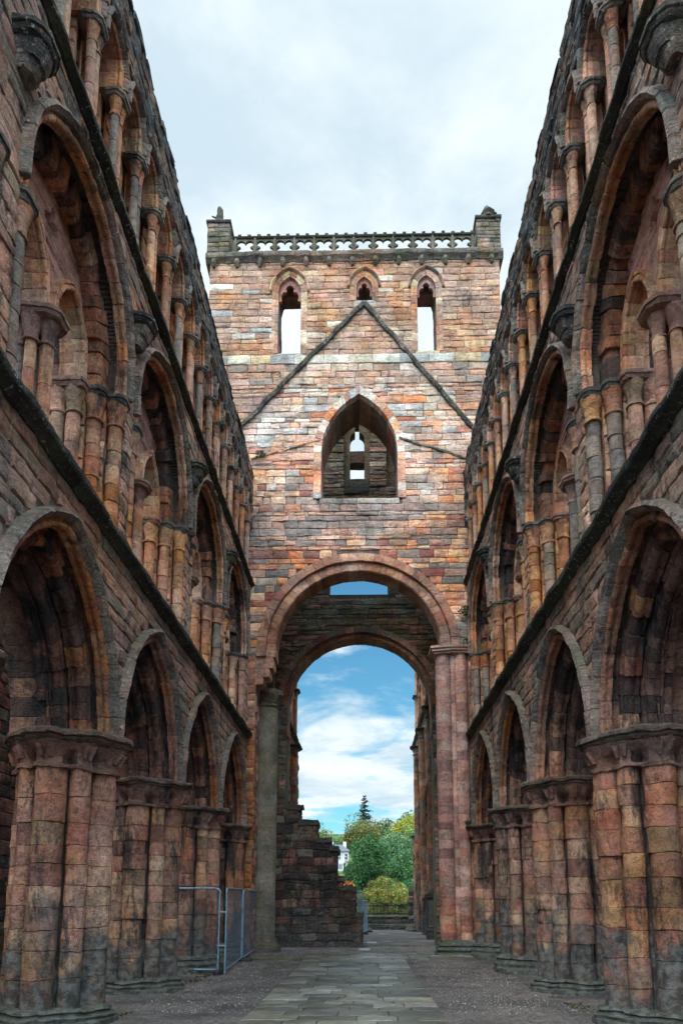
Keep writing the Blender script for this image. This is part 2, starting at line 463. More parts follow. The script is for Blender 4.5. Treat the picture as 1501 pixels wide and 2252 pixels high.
def string_course(T, u0, u1, z0, z1, proj, pal, mat, parent, name='string_course', h=(.5, .95), w1=.1):
    mb = MB(); H = z1-z0
    prof = [(w1, z0), (-proj*.15, z0), (-proj*.45, z0+H*.25), (-proj*.9, z0+H*.4), (-proj, z0+H*.55), (-proj, z0+H*.8), (-proj*.7, z1), (w1, z1+.02)]
    u = u0
    while u < u1-.01:
        e = u+R.uniform(*h)
        if e > u1-.3: e = u1
        sweep(mb, prof, lambda t, a, b: T(t, b, a), u, e, pick(pal), seg=4, dj=.012, shrink=.016)
        u = e
    return mb.build(name, mat, parent, amp=.03, freq=2.2, amp2=.018)

HB = 2.26
# ------------------------------------------------------------------ the nave walls
def nave_side(sgn, X0, label, top_off=0):
    T = lambda u, v, w: (X0+sgn*w, u, v)
    root = thing('nave_wall', (X0+sgn*.75, 15, 0), label, 'wall', 'standing walls of the roofless nave')
    piers = [7.52, 12.04, 16.56, 21.08]; bays = [p+HB for p in piers]
    U0, U1 = 5.5, 26.12
    Z0, Rr, sr = 4.6, 2.83, 2.07; cc = sr-Rr
    # --- arcade piers
    for p in piers+[25.6]:
        resp = p > 25
        wc = .75
        cir = []
        for k in range(8):
            a = PI/4*k; d = .60 if k % 2 == 0 else .585; r = .245 if k % 2 == 0 else .17
            cir.append((p+d*math.cos(a), wc+d*math.sin(a), r))
        mb = MB()
        z = .0; lv = [z]
        core = polar_outline([(p, wc, .5)], p, wc, 0, 24)
        bs = .6 if p < 18 else 1.0
        loft(mb, T, [(0, core), (4.25, core)], lin(60, 48, 42))  # dark core colour paints the shade in the grooves between shafts
        # moulded base following the shafts
        o = polar_outline(cir, p, wc, 0, 72)
        f = lambda k, sm=2: polar_outline(cir, p, wc, k, 72, sm)
        sq = [(a, b) for a, b in polar_outline([(p, wc, .98)], p, wc, 0, 72)]
        gz = .0 if p < 24 else .1
        loft(mb, T, [(gz-.3, scale_o(sq, p, wc, .05)), (gz+.12*bs, scale_o(sq, p, wc, .04)), (gz+.16*bs, f(.17)), (gz+.24*bs, f(.19)), (gz+.28*bs, f(.12)), (gz+.34*bs, f(.09)), (gz+.38*bs, f(.13)), (gz+.44*bs, f(.11)), (gz+.47*bs, f(.04)), (gz+.5*bs, f(-.02))], lin(120, 118, 108))
        pm = mb.build('pier', M['pier'], root, amp=.03, freq=3, amp2=.016)
        levels = []; z = gz+.46*bs
        while z < 3.9: z += R.uniform(.3, .46); levels.append(z)
        levels[-1] = 4.04
        for (cu, cw, r) in cir:
            if cw > 1.35 and resp: continue
            m2 = MB(); lv = [l+R.uniform(-.02, .02) for l in levels]
            shaft(m2, T, cu, cw, r, gz+.44*bs, 4.04, P_PIER, n=18, ero=.12, levels=lv, dj=.012)
            m2.build('shaft', M['pier'], pm, amp=.022, freq=4, amp2=.014)
        m3 = MB(); cc3 = lin(132, 92, 74)
        fl = [(4.00, f(.0, 1)), (4.01, f(.05, 1)), (4.07, f(.06, 1)), (4.10, f(.0, 1)), (4.20, f(.005, 1)), (4.30, f(.05, 1)), (4.38, f(.11, 2)), (4.43, f(.15, 3))]
        loft(m3, T, fl, cc3)
        # crockets curling under the abacus
        for (cu, cw, r) in cir:
            for da in (-.5, .5):
                a = math.atan2(cw-wc, cu-p)+da*.55; x, y = cu+(r+.07)*math.cos(a), cw+(r+.07)*math.sin(a)
                m3.tube(T(x-.05*math.cos(a), 4.18, y-.05*math.sin(a)), T(x+.03*math.cos(a), 4.38, y+.03*math.sin(a)), .04, .065, 6, cc3)
        loft(m3, T, [(4.41, f(.08, 3)), (4.45, f(.17, 3)), (4.48, f(.2, 4)), (4.50, f(.18, 4)), (4.52, f(.24, 4)), (4.58, f(.25, 4)), (4.61, f(.22, 4))], lin(104, 82, 68))
        m3.build('capital', M['arch'], pm, amp=.045, freq=3.2, amp2=.028)
    # --- arcade arches
    for bc in bays:
        mb = MB()
        arch_order(mb, T, bc, Z0, cc, Rr, order_prof(-.11, .06, -.02, .17, .05), P_ARCH, bl=(.28, .42), ero=.02, seg=2)
        mi = MB()
        arch_order(mi, T, bc, Z0, cc, Rr, [(.02, .12), (.09, .12), (.09, 1.4), (.02, 1.4)], P_SHADED, bl=(.28, .42))
        arch_order(mi, T, bc, Z0, cc, Rr, order_prof(-.34, .05, .29, .5, .085), P_SHADED+P_ARCH[:3], bl=(.26, .4), ero=.15, dj=.01, seg=2)
        arch_order(mi, T, bc, Z0, cc, Rr, [(-.22, .48), (.05, .48), (.05, 1.0), (-.22, 1.0)], P_SHADED, bl=(.26, .4))
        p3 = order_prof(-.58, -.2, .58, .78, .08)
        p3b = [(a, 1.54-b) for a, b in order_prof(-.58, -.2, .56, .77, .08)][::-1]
        arch_order(mi, T, bc, Z0, cc, Rr, p3, P_SHADED, bl=(.24, .36), ero=.1, dj=.01, seg=2)
        arch_order(mi, T, bc, Z0, cc, Rr, p3b, P_SHADED, bl=(.24, .36), ero=.1, dj=.01)
        arch_order(mi, T, bc, Z0, cc, Rr, [(-.42, .9), (.09, .9), (.09, 1.48), (-.42, 1.48)], P_SHADED, bl=(.3, .45))
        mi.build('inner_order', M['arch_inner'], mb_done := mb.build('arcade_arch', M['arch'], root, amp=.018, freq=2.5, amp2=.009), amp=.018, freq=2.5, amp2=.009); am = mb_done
        m2 = MB(); arch_order(m2, T, bc, Z0+.02, cc, Rr, hood_prof(.0, .14, .13), P_HOOD, bl=(.35, .55), dj=.008, seg=2)
        m2.build('hood_mould', M['hood'], am, amp=.022, freq=3, amp2=.018)
    mb = MB()
    courses(mb, T, U0, U1, 4.58, 7.9, [arch_block(b, Z0, sr+.05, Rr+.05) for b in bays]+[rect_block(U0, 5.6, 4.7, 4.75)], (.2, .33), (.3, .7), 0, .25, lambda u, v: pick(P_SPAN, .08), rough=.01, wjit=.008, joint=.008, mortar=None)
    mo = MB(); courses(mo, T, U0, U1, 4.58, 7.9, [arch_block(b, Z0, sr+.06, Rr+.06) for b in bays], (9, 9), (9, 9), 5, 5.01, lambda u, v: MORT)
    aw = mb.build('arcade_masonry', M['spandrel'], root, amp=.02, freq=2, amp2=.012)
    def backing(u0, u1, v0, v1, blocks, wf, wb, step=.06):
        m = MB(); n = int((v1-v0)/step)+1
        for k in range(n):
            a0 = v0+(v1-v0)*k/n; a1 = v0+(v1-v0)*(k+1)/n
            for a, b in subtract([(u0, u1)], [q for q in (f(a0, a1) for f in blocks) if q]):
                m.box(a, b, a0, a1, wf, wb, MORT, T=T)
        return m
    backing(U0, U1, 4.58, 7.9, [arch_block(b, Z0, sr+.07, Rr+.07) for b in bays], .035, 1.48).build('mortar_core', M['mortar'], aw, smooth=False)
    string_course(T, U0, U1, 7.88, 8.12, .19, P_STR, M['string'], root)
    # --- gallery
    GZ, GR = 11.28, 2.0
    gblk = [arch_block(b, GZ, GR+.05, GR+.05, pad=0) for b in bays]
    for b in bays:
        mb = MB()
        arch_order(mb, T, b, GZ, 0, GR, order_prof(-.1, .08, -.02, .17, .052), P_GAL, bl=(.26, .4), stilt=.5, dj=.008, seg=2)
        mi = MB()
        arch_order(mi, T, b, GZ, 0, GR, [(-.40, .4), (-.36, .34), (-.04, .30), (-.04, .64), (-.40, .64)], P_SHADED+P_ARCH, bl=(.2, .36), stilt=.45, dj=.03, shrink=.035, ero=.4)
        arch_order(mi, T, b, GZ, 0, GR, [(-.43, .86), (.08, .86), (.08, 1.48), (-.43, 1.48)], P_SHADED, bl=(.3, .45), stilt=.45)
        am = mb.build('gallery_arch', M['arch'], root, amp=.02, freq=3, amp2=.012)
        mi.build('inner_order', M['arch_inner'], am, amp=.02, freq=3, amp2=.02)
        m2 = MB(); arch_order(m2, T, b, GZ, 0, GR, hood_prof(.0, .13, .12), P_HOOD, bl=(.35, .55), stilt=.4, dj=.008, seg=2)
        m2.build('hood_mould', M['hood'], am, amp=.02, freq=3, amp2=.016)
        # tympanum with two pointed sub-arches and a pierced oculus
        mb = MB(); sc, ss, sR, sz = .77, .53, .98, 11.05
        outer = arch_poly(b, 10.76, GZ, 1.67, 1.67, 16)
        hole = [(b+.17*math.cos(t)*(1+.35*math.cos(4*t)), 12.42+.24*math.sin(t)*(1+.3*math.cos(4*t))) for t in [2*PI*i/24 for i in range(24)]]
        hA = [p for p in arch_poly(b+sc, 10.78, sz, ss+.05, sR+.05, 9)]; hB = [p for p in arch_poly(b-sc, 10.78, sz, ss+.05, sR+.05, 9)]
        # rebuild the outer edge as one outline that runs round the two openings
        top = [p for p in outer if p[1] > 10.8]
        line = [(b+1.67, 10.76)]+top+[(b-1.67, 10.76)]
        hl = [(x, max(z, 10.76)) for x, z in reversed(hB)]; hr = [(x, max(z, 10.76)) for x, z in reversed(hA)]
        plate(mb, T, line+hl+hr, [hole], .60, .84, lin(176, 124, 104), rough=.03)
        ty = mb.build('tympanum', M['gallery'], am, smooth=False)
        mb = MB()
        for q in (-sc, sc):
            arch_order(mb, T, b+q, sz, ss-sR, sR, order_prof(-.0, .15, .5, .72, .035), P_GAL, bl=(.16, .26), stilt=.3, dj=.004)
            arch_order(mb, T, b+q, sz, ss-sR, sR, [(x, 1.44-y) for x, y in order_prof(-.0, .13, .5, .73, .035)][::-1], P_GAL, bl=(.16, .26), stilt=.3, dj=.004)
        mb.build('sub_arch', M['gallery'], am, amp=.012, freq=4, amp2=.008)
        # central column of the gallery opening
        mb = MB(); wc = .72
        ab = poly_outline(octa(b, wc, .27, .4, .14), b, wc, 40)
        for cu, cw in ((b, .53), (b, .91), (b-.13, .72), (b+.13, .72)): bell(mb, T, cu, cw, .095, 10.22, 10.62, .75, lin(150, 104, 84))
        abacus(mb, T, ab, b, wc, 10.6, 10.76, lin(138, 96, 78), proj=.05)
        loft(mb, T, [(8.0, scale_o(ab, b, wc, .1)), (8.12, scale_o(ab, b, wc, .1)), (8.15, scale_o(ab, b, wc, .03)), (8.22, scale_o(ab, b, wc, .03)), (8.26, scale_o(ab, b, wc, -.03))], P_GREY[0])
        cm = mb.build('gallery_column', M['gallery'], root, amp=.02, freq=5, amp2=.014)
        for cu, cw, r in ((b, .53, .105), (b, .91, .105), (b-.13, .72, .085), (b+.13, .72, .085)):
            m2 = MB(); shaft(m2, T, cu, cw, r, 8.2, 10.24, (P_GREY if R.random() < .35 else P_GAL), h=(.45, .8), n=14, dj=.004); m2.build('shaft', M['gallery'], cm, amp=.008, freq=4)
    # gallery piers
    for p in piers+[25.55]:
        mb = MB()
        for sd in (-1, 1):
            if p > 25 and sd > 0: continue
            Ts = lambda u, v, w, sd=sd: T(p+sd*(.72-w), v, u)
            courses(mb, Ts, .55, 1.5, 8.0, 10.62, [], (.24, .36), (.28, .5), 0, .2, lambda u, v: pick(P_GAL), rough=.014, joint=.014)
            Ts2 = lambda u, v, w, sd=sd: T(p+sd*(.5-w), v, u)
            courses(mb, Ts2, .26, .58, 8.0, 10.62, [], (.24, .36), (.4, .5), 0, .2, lambda u, v: pick(P_GAL), joint=.012)
        mb.box(p-.68, p+.68, 8.0, 10.62, .6, 1.46, MORT, T=T); mb.box(p-.47, p+.47, 8.0, 10.62, .28, .7, MORT, T=T)
        gm = mb.build('gallery_pier', M['gallery'], root, amp=.014, freq=3)
        for sd in (-1, 1):
            if p > 25 and sd > 0: continue
            a = p+sd*HB
            mb = MB(); q = lambda s: p+sd*(HB-s)
            tw = [(q(1.46), .70, .12), (q(1.46), .97, .12)]; sf = [(q(1.885), .12, .125), (q(1.67), .42, .125)]
            for i, (cu, cw, r) in enumerate(tw+sf):
                m2 = MB(); pal = P_GAL if i < 2 else (P_GREY if R.random() < .4 else P_GAL[:5]+P_PIER[:2])
                shaft(m2, T, cu, cw, r, 8.15, 10.22, pal, h=(.5, .9) if i < 2 else (.26, .4), n=14, dj=.005 if i < 2 else .012, ero=0 if i < 2 else .2)
                m2.build('shaft', M['gallery'], gm, amp=.012, freq=4, amp2=.006)
                bell(mb, T, cu, cw, r, 10.18, 10.62, .55, pick(P_GAL))
                loft(mb, T, [(8.0, circ(r*1.5, 14, 0, cu, cw)), (8.08, circ(r*1.5, 14, 0, cu, cw)), (8.13, circ(r*1.1, 14, 0, cu, cw))], P_GREY[1])
            o = poly_outline(octa(q(1.47), .83, .19, .34, .06), q(1.47), .83, 32); abacus(mb, T, o, q(1.47), .83, 10.58, 10.76, lin(150, 104, 84), proj=.05)
            for cu, cw, r in sf:
                o = poly_outline(octa(cu, cw, .17, .17, .05), cu, cw, 24); abacus(mb, T, o, cu, cw, 10.58, 10.76, lin(92, 84, 74), proj=.05)
            mb.build('capital', M['hood'] if False else M['arch'], gm, amp=.016, freq=5, amp2=.012)
    mb = MB()
    courses(mb, T, U0, U1, 8.0, 13.78, gblk, (.2, .36), (.3, .6), 0, .25, lambda u, v: pick(P_SPAN if v > 11 else P_GAL, .08), rough=.01, wjit=.008, joint=.008)
    gw = mb.build('gallery_masonry', M['spandrel'], root, amp=.018, freq=2, amp2=.01)
    backing(U0, U1, 8.0, 13.78, [arch_block(b, GZ, GR+.07, GR+.07, pad=0) for b in bays], .03, 1.48).build('mortar_core', M['mortar'], gw, smooth=False)
    # corbelled stumps of vault shafts
    for p in piers:
        mb = MB()
        for k, (z, hu, w0) in enumerate(((12.12, .17, .2), (12.28, .21, .3))):
            o = poly_outline(octa(p, .05, hu, w0+.05, .08), p, .05, 24)
            loft(mb, T, [(z, scale_o(o, p, .05, -.05)), (z+.08, o), (z+.2, scale_o(o, p, .05, .03))], pick(P_GREY))
        o = poly_outline(octa(p, .05, .27, .4, .12), p, .05, 24); abacus(mb, T, o, p, .05, 12.46, 12.64, P_STR[2], proj=.06)
        mb.build('corbel', M['string'], root, amp=.02, freq=4, amp2=.012)
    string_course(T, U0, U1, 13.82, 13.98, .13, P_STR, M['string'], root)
    # --- clerestory
    CP = HB/2; cu0 = 7.52-HB; cols = [cu0+CP*k for k in range(0, 19)]
    cz, cs = 16.55, .43; cb = [c+CP/2 for c in cols[:-1]]; TOP = 18.32+top_off
    for k, c in enumerate(cols):
        if c > 25.9: break
        mb = MB(); wc = .13
        for q in (-.085, .085): bell(mb, T, c+q, wc, .075, 15.74, 16.08, .6, pick(P_GAL))
        o = poly_outline(octa(c, wc+.03, .21, .18, .09), c, wc+.03, 32); abacus(mb, T, o, c, wc+.03, 16.06, 16.2, P_HOOD[3], proj=.05)
        loft(mb, T, [(13.98, scale_o(o, c, wc, .02)), (14.1, scale_o(o, c, wc, .02)), (14.16, scale_o(o, c, wc, -.04))], P_GREY[1])
        cm = mb.build('clerestory_column', M['arch'], root, amp=.014, freq=5, amp2=.012)
        for q in (-.085, .085):
            m2 = MB(); shaft(m2, T, c+q, wc, .078, 14.1, 15.75, (P_GREY if R.random() < .35 else P_GAL), h=(.35, .75), n=14, dj=.004, ero=.1); m2.build('shaft', M['gallery'], cm, amp=.01, freq=4, amp2=.005)
    mb = MB()
    for c in cols[:-1]:
        for sd in (-1, 1):
            Ts = lambda u, v, w, sd=sd, c=c: T(c+sd*(.17-w), v, u)
            courses(mb, Ts, .38, .95, 14.0, 16.2, [], (.25, .42), (.4, .5), 0, .1, lambda u, v: pick(P_GAL), joint=.012)
    for i, c in enumerate(cb):
        wz = .5 if i % 2 else .85
        courses(mb, T, c-CP/2, c+CP/2, 14.0, 17.2, [arch_block(c, 16.2, .24, .24, 14.7)] if i % 2 == 0 else [], (.22, .34), (.3, .5), wz, wz+.15, lambda u, v: pick(P_GAL), joint=.012)
        mb.box(c-CP/2, c+CP/2, 14.0, 14.7, wz+.1, 1.3, MORT, T=T)
        for sd in (-1, 1): mb.box(c+sd*.26, c+sd*CP/2, 14.7, 17.2, wz+.1, 1.3, MORT, T=T)
        if i % 2: mb.box(c-.27, c+.27, 14.7, 17.2, wz+.12, 1.2, MORT, T=T)
    mb.build('clerestory_passage_wall', M['gallery'], root, amp=.012, freq=3)
    for c in cb:
        mb = MB()
        arch_order(mb, T, c, cz, 0, cs, order_prof(-.1, .05, .0, .28, .032), P_GAL, bl=(.16, .26), stilt=.34, dj=.004)
        arch_order(mb, T, c, cz, 0, cs, [(-.1, .27), (.05, .27), (.05, .95), (-.1, .95)], P_GAL, bl=(.16, .26), stilt=.34)
        am = mb.build('clerestory_arch', M['gallery'], root, amp=.01, freq=4, amp2=.008)
        m2 = MB(); arch_order(m2, T, c, cz, 0, cs, hood_prof(.0, .09, .08), P_HOOD, bl=(.25, .4), stilt=.28, dj=.006)
        m2.build('hood_mould', M['hood'], am, amp=.012, freq=4, amp2=.01)
    mb = MB(); cblk = [arch_block(c, cz, cs+.04, cs+.04, pad=0) for c in cb]
    courses(mb, T, U0, U1, 16.2, TOP, cblk, (.16, .28), (.3, .7), 0, .25, lambda u, v: pick(P_TOP if R.random() < .8 else P_SPAN), rough=.025, wjit=.025)
    u = U0
    while u < U1:   # ragged coping
        e = min(U1, u+R.uniform(.4, .8)); h = R.uniform(.03, .16)
        stone_box(mb, T, u+.01, e-.01, TOP-.02, TOP+h, -.05+R.uniform(0, .06), 1.15, pick(P_TOP), rough=.02); u = e
    cw = mb.build('clerestory_masonry', M['top'], root, amp=.02, freq=2, amp2=.014)
    backing(U0, U1, 16.2, TOP-.01, [arch_block(c, cz, cs+.05, cs+.05, pad=0) for c in cb], .035, 1.1).build('mortar_core', M['mortar'], cw, smooth=False)
    return root
XL, XR = -4.27, 3.92
nave_side(-1, XL, 'left-hand roofless nave wall of red sandstone, three storeys of arches, behind the blue mesh fence', 0)
nave_side(1, XR, 'right-hand roofless nave wall of red sandstone, three storeys of arches, running to the clustered tower pier', .1)

# ------------------------------------------------------------------ the crossing tower
def tower():
    T = lambda u, v, w: (u, 26.1+w, v)
    root = thing('crossing_tower', (-.2, 29.5, 0), 'tall square sandstone tower with pierced parapet and pointed window above the round crossing arch', 'tower')
    AX, AZ, AR = -.18, 11.35, 3.47
    def soft(p, k=.4):
        c = pick(p); n = len(p); m = [sum(q[i] for q in p)/n for i in range(3)]
        return tuple(c[i]*(1-k)+m[i]*k for i in range(3))
    def body_col(u, v):
        gab = abs(u-.08) < (26.03-v)*.87 if v < 26 else False
        if v > 23.72: return soft(P_BODY) if R.random() < .93 else pick(P_CREAM)
        if gab and v > 19.6:
            if v > 22.3: return soft(P_CREAM+P_BODY)
            return soft(P_CREAM, .25) if R.random() < .75 else soft(P_ORANGE, .15)
        if v > 19.6: return soft(P_BODY+P_GREYO, .3)
        if abs(u+.1) < 2.2 and 16.2 < v < 17.5: return soft(P_GREYO, .4)
        if v > 16.6: return soft(P_ORANGE, .2) if R.random() < .85 else soft(P_CREAM+P_GREYO)
        return soft(P_GREYO, .3) if R.random() < .5 else soft(P_ORANGE, .3)
    WL, WM, WR = (-2.96, .46, 23.8, 26.62), (.085, .32, 26.2, 26.8), (2.62, .38, 23.85, 26.72)
    lan = []
    for c, s, zb, zs in (WL, WM, WR): lan.append(arch_block(c, zs, s+.1, (s+.1)*1.7, zb))
    CW = (-.13, 1.5, 17.45, 19.4); CR = 2.95
    cwb = arch_block(CW[0], CW[3], CW[1]+.15, CR+.15, CW[2])
    # lower stage with the round arch
    mb = MB()
    ab = arch_block(AX, AZ, AR+.24, AR+.24, pad=0)
    lowb = [rect_block(-4.02, 3.9, -1, AZ-.3), lambda v0, v1: ab(v0, v1) if v0 >= AZ-.35 else None]
    courses(mb, T, -5.9, 5.25, 0, 15.3, lowb, (.22, .36), (.3, .75), 0, .25, lambda u, v: pick(P_GREYO if (v > 11 and R.random() < .6) else (P_ORANGE if v > 11 else P_PIER)), rough=.012, wjit=.012)
    courses(mb, T, -6.28, 5.62, 15.3, 23.33, [cwb], (.14, .34), (.25, .9), 0, .28, body_col, rough=.02, wjit=.022, joint=.013)
    courses(mb, T, -6.28, 5.62, 23.33, 23.74, [], (.35, .4), (.6, .9), -.03, .28, lambda u, v: pick(P_BAND), rough=.004, wjit=.004)
    courses(mb, T, -6.28, 5.62, 23.74, 28.05, lan, (.19, .32), (.34, .8), 0, .28, body_col, rough=.014, wjit=.014, joint=.014)
    wall = mb.build('west_wall', M['tower'], root, amp=.02, freq=2.2, amp2=.008)
    mb = MB()
    def back(u0, u1, v0, v1, blocks, wf, wb, step=.06):
        n = int((v1-v0)/step)+1
        for k in range(n):
            a0 = v0+(v1-v0)*k/n; a1 = v0+(v1-v0)*(k+1)/n
            for a, b in subtract([(u0, u1)], [q for q in (f(a0, a1) for f in blocks) if q]): mb.box(a, b, a0, a1, wf, wb, MORT, T=T)
    back(-5.85, 5.2, 0, 15.3, [rect_block(-4.03, 3.92, -1, AZ-.3), lambda v0, v1: ab(v0, v1) if v0 >= AZ-.35 else None], .04, 1.0)
    back(-6.24, 5.58, 15.3, 23.74, [cwb], .045, 1.9); back(-6.24, 5.58, 23.74, 28.0, lan, .045, 1.3)
    mb.build('mortar_core', M['mortar'], wall, smooth=False)
    # side returns of the tower
    mb = MB()
    for x0, sg in ((-6.28, 1), (5.62, -1)):
        Ts = lambda u, v, w, x0=x0, sg=sg: (x0+sg*w, u, v)
        courses(mb, Ts, 26.12, 33.7, 15.3, 28.05, [], (.2, .34), (.3, .8), 0, .3, lambda u, v: pick(P_BODY))
        mb.box(28.0, 33.6, 15.3, 28.0, .1, 1.1, MORT, T=Ts)
    mb.build('side_wall', M['tower'], root)
    # crossing arch: two rings of voussoirs
    mb = MB(); c0 = 0
    arch_order(mb, T, AX, AZ, 0, AR, [(0, -.03), (.02, -.08), (.12, -.09), (.34, -.05), (.36, .3), (0, .3)], P_TARCH, bl=(.3, .46), dj=.008, stilt=.3, seg=2)
    arch_order(mb, T, AX, AZ, 0, AR, [(-.36, .1), (-.32, .05), (-.02, .05), (.02, .25), (.2, .98), (-.36, .98)], P_TARCH, bl=(.24, .36), dj=.006, stilt=.3, seg=2)
    arc = mb.build('crossing_arch', M['towerarch'], root, amp=.012, freq=3, amp2=.006)
    # pointed window: ring, deep dark soffit, sill
    mb = MB(); c, s, zb, zs = CW
    arch_order(mb, T, c, zs, s-CR, CR, [(0, -.02), (.3, -.025), (.3, .3), (0, .3)], P_ORANGE[:5]+P_CREAM[:5], bl=(.2, .3), dj=.012, stilt=zs-zb, seg=1)
    arch_order(mb, T, c, zs, s-CR, CR, [(.005, .3), (.28, .3), (.28, 1.9), (.005, 1.9)], P_IN, bl=(.24, .4), stilt=zs-zb, dj=.006)
    stone_box(mb, T, c-s-.05, c-.1, zb-.24, zb, -.02, 1.9, P_GREYO[0]); stone_box(mb, T, c-.09, c+s+.05, zb-.24, zb, -.02, 1.9, P_GREYO[2])
    mb.build('window_surround', M['tower'], root, amp=.012, freq=3)
    # three belfry lancets
    for c, s, zb, zs in (WL, WM, WR):
        mb = MB(); rr = s*1.75
        arch_order(mb, T, c, zs, s-rr, rr, order_prof(0, .26, -.01, .3, .035), P_BODY, bl=(.2, .34), stilt=zs-zb, dj=.006, seg=2)
        if zb < 25: stone_box(mb, T, c-s-.02, c+s+.02, 27.06, 27.7, .7, 1.34, P_IN[0])
        arch_order(mb, T, c, zs, s-rr, rr, [(0, .3), (.24, .3), (.24, 1.3), (0, 1.3)], P_IN, bl=(.3, .5), stilt=zs-zb, dj=.02)
        stone_box(mb, T, c-s-.1, c+s+.1, zb-.16, zb+.01, -.01, 1.3, pick(P_BAND))
        f = mb.build('lancet_window', M['tower'], root, amp=.012, freq=4)
        mb = MB()   # cusped head: slab with a trefoil cut
        outer = arch_poly(c, zs-.32, zs, s+.03, rr+.03, 8)
        k = s/.42; hd = [(c+.30*k, zs-.3), (c+.33*k, zs-.05), (c+.26*k, zs+.1*k), (c+.12*k, zs+.12*k), (c+.16*k, zs+.24*k), (c+.1*k, zs+.36*k), (c, zs+.40*k)]
        hd += [(2*c-a, b) for a, b in reversed(hd[:-1])]
        outl = [p for p in outer if p[1] > zs-.31]; line = [(c+s+.03, zs-.32)]+outl+[(c-s-.03, zs-.32)]+[(c-.36*k, zs-.32)]+list(reversed(hd))+[(c+.36*k, zs-.32)]
        plate(mb, T, line, [], .12, .26, lin(158, 104, 86)); mb.build('cusped_head', M['towerarch'], f, smooth=False)
        m2 = MB(); arch_order(m2, T, c, zs+.02, s-rr, rr, hood_prof(.25, .13, .1), P_BODY+P_GREY, bl=(.3, .5), dj=.004, seg=4)
        m2.build('hood_mould', M['tower'], f, amp=.01, freq=4)
    # roof creases
    def crease(p0, p1, wd, pr, pal, gap=0, mt='string'):
        mb = MB()
        d = Vector((p1[0]-p0[0], p1[1]-p0[1])); L = d.length; d /= L; n = Vector((-d.y, d.x)); t = 0
        while t < L:
            e = min(L, t+R.uniform(.4, .9))
            if R.random() >= gap:
                sweep(mb, [(-wd/2, .05), (-wd/2, -pr*.6), (-wd*.1, -pr), (wd*.4, -pr*.8), (wd/2, .05)], lambda q, a, b: T(p0[0]+d.x*q+n.x*a, p0[1]+d.y*q+n.y*a, b), t, e, pick(pal), seg=2, dj=.015, shrink=.016)
            t = e
        mb.build('roof_crease', M[mt], root, amp=.03, freq=3, amp2=.02)
    crease((.08, 26.05), (-5.4, 19.9), .2, .15, P_GREY+P_HOOD); crease((.08, 26.05), (5.3, 19.1), -.2, .15, P_GREY+P_HOOD)
    crease((-1.66, 19.95), (-4.4, 19.15), .08, .05, P_GREYO[:4]+P_BODY, .0, 'tower')
    crease((1.42, 20.02), (4.3, 19.0), -.1, .07, P_GREY, .0)
    # cornice, balustrade and corner turrets
    string_course(T, -6.45, 5.78, 28.02, 28.44, .2, P_GREY+P_BODY[3:4], M['parapet'], root, name='cornice', w1=1.0)
    for k in range(13):
        mb = MB(); u = -6.1+k*.95; loft(mb, T, [(27.8, circ(.06, 6, 0, u, -.05)), (27.95, circ(.12, 6, 0, u, -.09)), (28.1, circ(.1, 6, 0, u, -.1))], pick(P_GREY))
        mb.build('corbel', M['parapet'], root, amp=.02, freq=6)
    mb = MB(); u0, st, n = -5.24, .8155, 12
    holes = []
    for k in range(n):
        c = u0+st*(k+.5); zc = 28.8; hw, hh = .335, .29
        h = [(0, .15), (.05, .24), (.15, .29), (.25, .28), (hw, .2), (hw, .1), (.29, .05), (.2, 0), (.29, -.06), (hw, -.11), (hw, -.22), (.28, -hh), (.1, -hh), (0, -.2)]
        pts = [(c+a, zc+b) for a, b in h]+[(c-a, zc+b) for a, b in reversed(h[1:-1])]
        holes.append(pts)
    plate(mb, T, [(u0-.1, 28.4), (u0+st*n+.1, 28.4), (u0+st*n+.1, 29.19), (u0-.1, 29.19)], holes, .0, .11, lin(116, 108, 88))
    par = mb.build('balustrade', M['parapet'], root, smooth=False)
    for k in range(n+1):
        mb = MB(); stone_box(mb, T, u0+st*k-.045, u0+st*k+.045, 28.42, 29.18, -.06, .16, pick(P_GREY)); mb.build('baluster', M['parapet'], par, amp=.012, freq=5)
    mb = MB(); stone_box(mb, T, u0-.1, u0+st*n+.1, 29.17, 29.27, -.07, .16, P_STR[2], rough=.02)
    for k in range(25): stone_box(mb, T, u0+.16+st*k/2*.985-.07, u0+.16+st*k/2*.985+.07, 29.26, 29.38, -.05, .14, pick(P_STR))
    mb.build('parapet_coping', M['parapet'], par, amp=.012, freq=5)
    for (a, b, fin) in ((-6.44, -5.5, 0), (4.74, 5.72, 1)):
        mb = MB()
        courses(mb, T, a, b, 28.4, 29.97, [], (.16, .26), (.25, .5), -.03, .1, lambda u, v: pick(P_GREY+P_BODY[3:5]), rough=.012)
        for x, sg in ((a, 1), (b, -1)):
            Ts = lambda u, v, w, x=x, sg=sg: (x+sg*w, u, v); courses(mb, Ts, 26.1, 27.2, 28.4, 29.97, [], (.16, .26), (.3, .5), 0, .1, lambda u, v: pick(P_GREY))
        mb.box(a+.06, b-.06, 28.3, 29.95, .06, 1.1, MORT, T=T)
        tu = mb.build('corner_turret', M['parapet'], root, amp=.012, freq=3)
        mb = MB(); stone_box(mb, T, a-.05, b+.05, 29.95, 30.09, -.1, 1.2, P_STR[2], bev=.03); mb.build('turret_cap', M['parapet'], tu, amp=.015, freq=3)
        mb = MB(); c = (a+b)/2
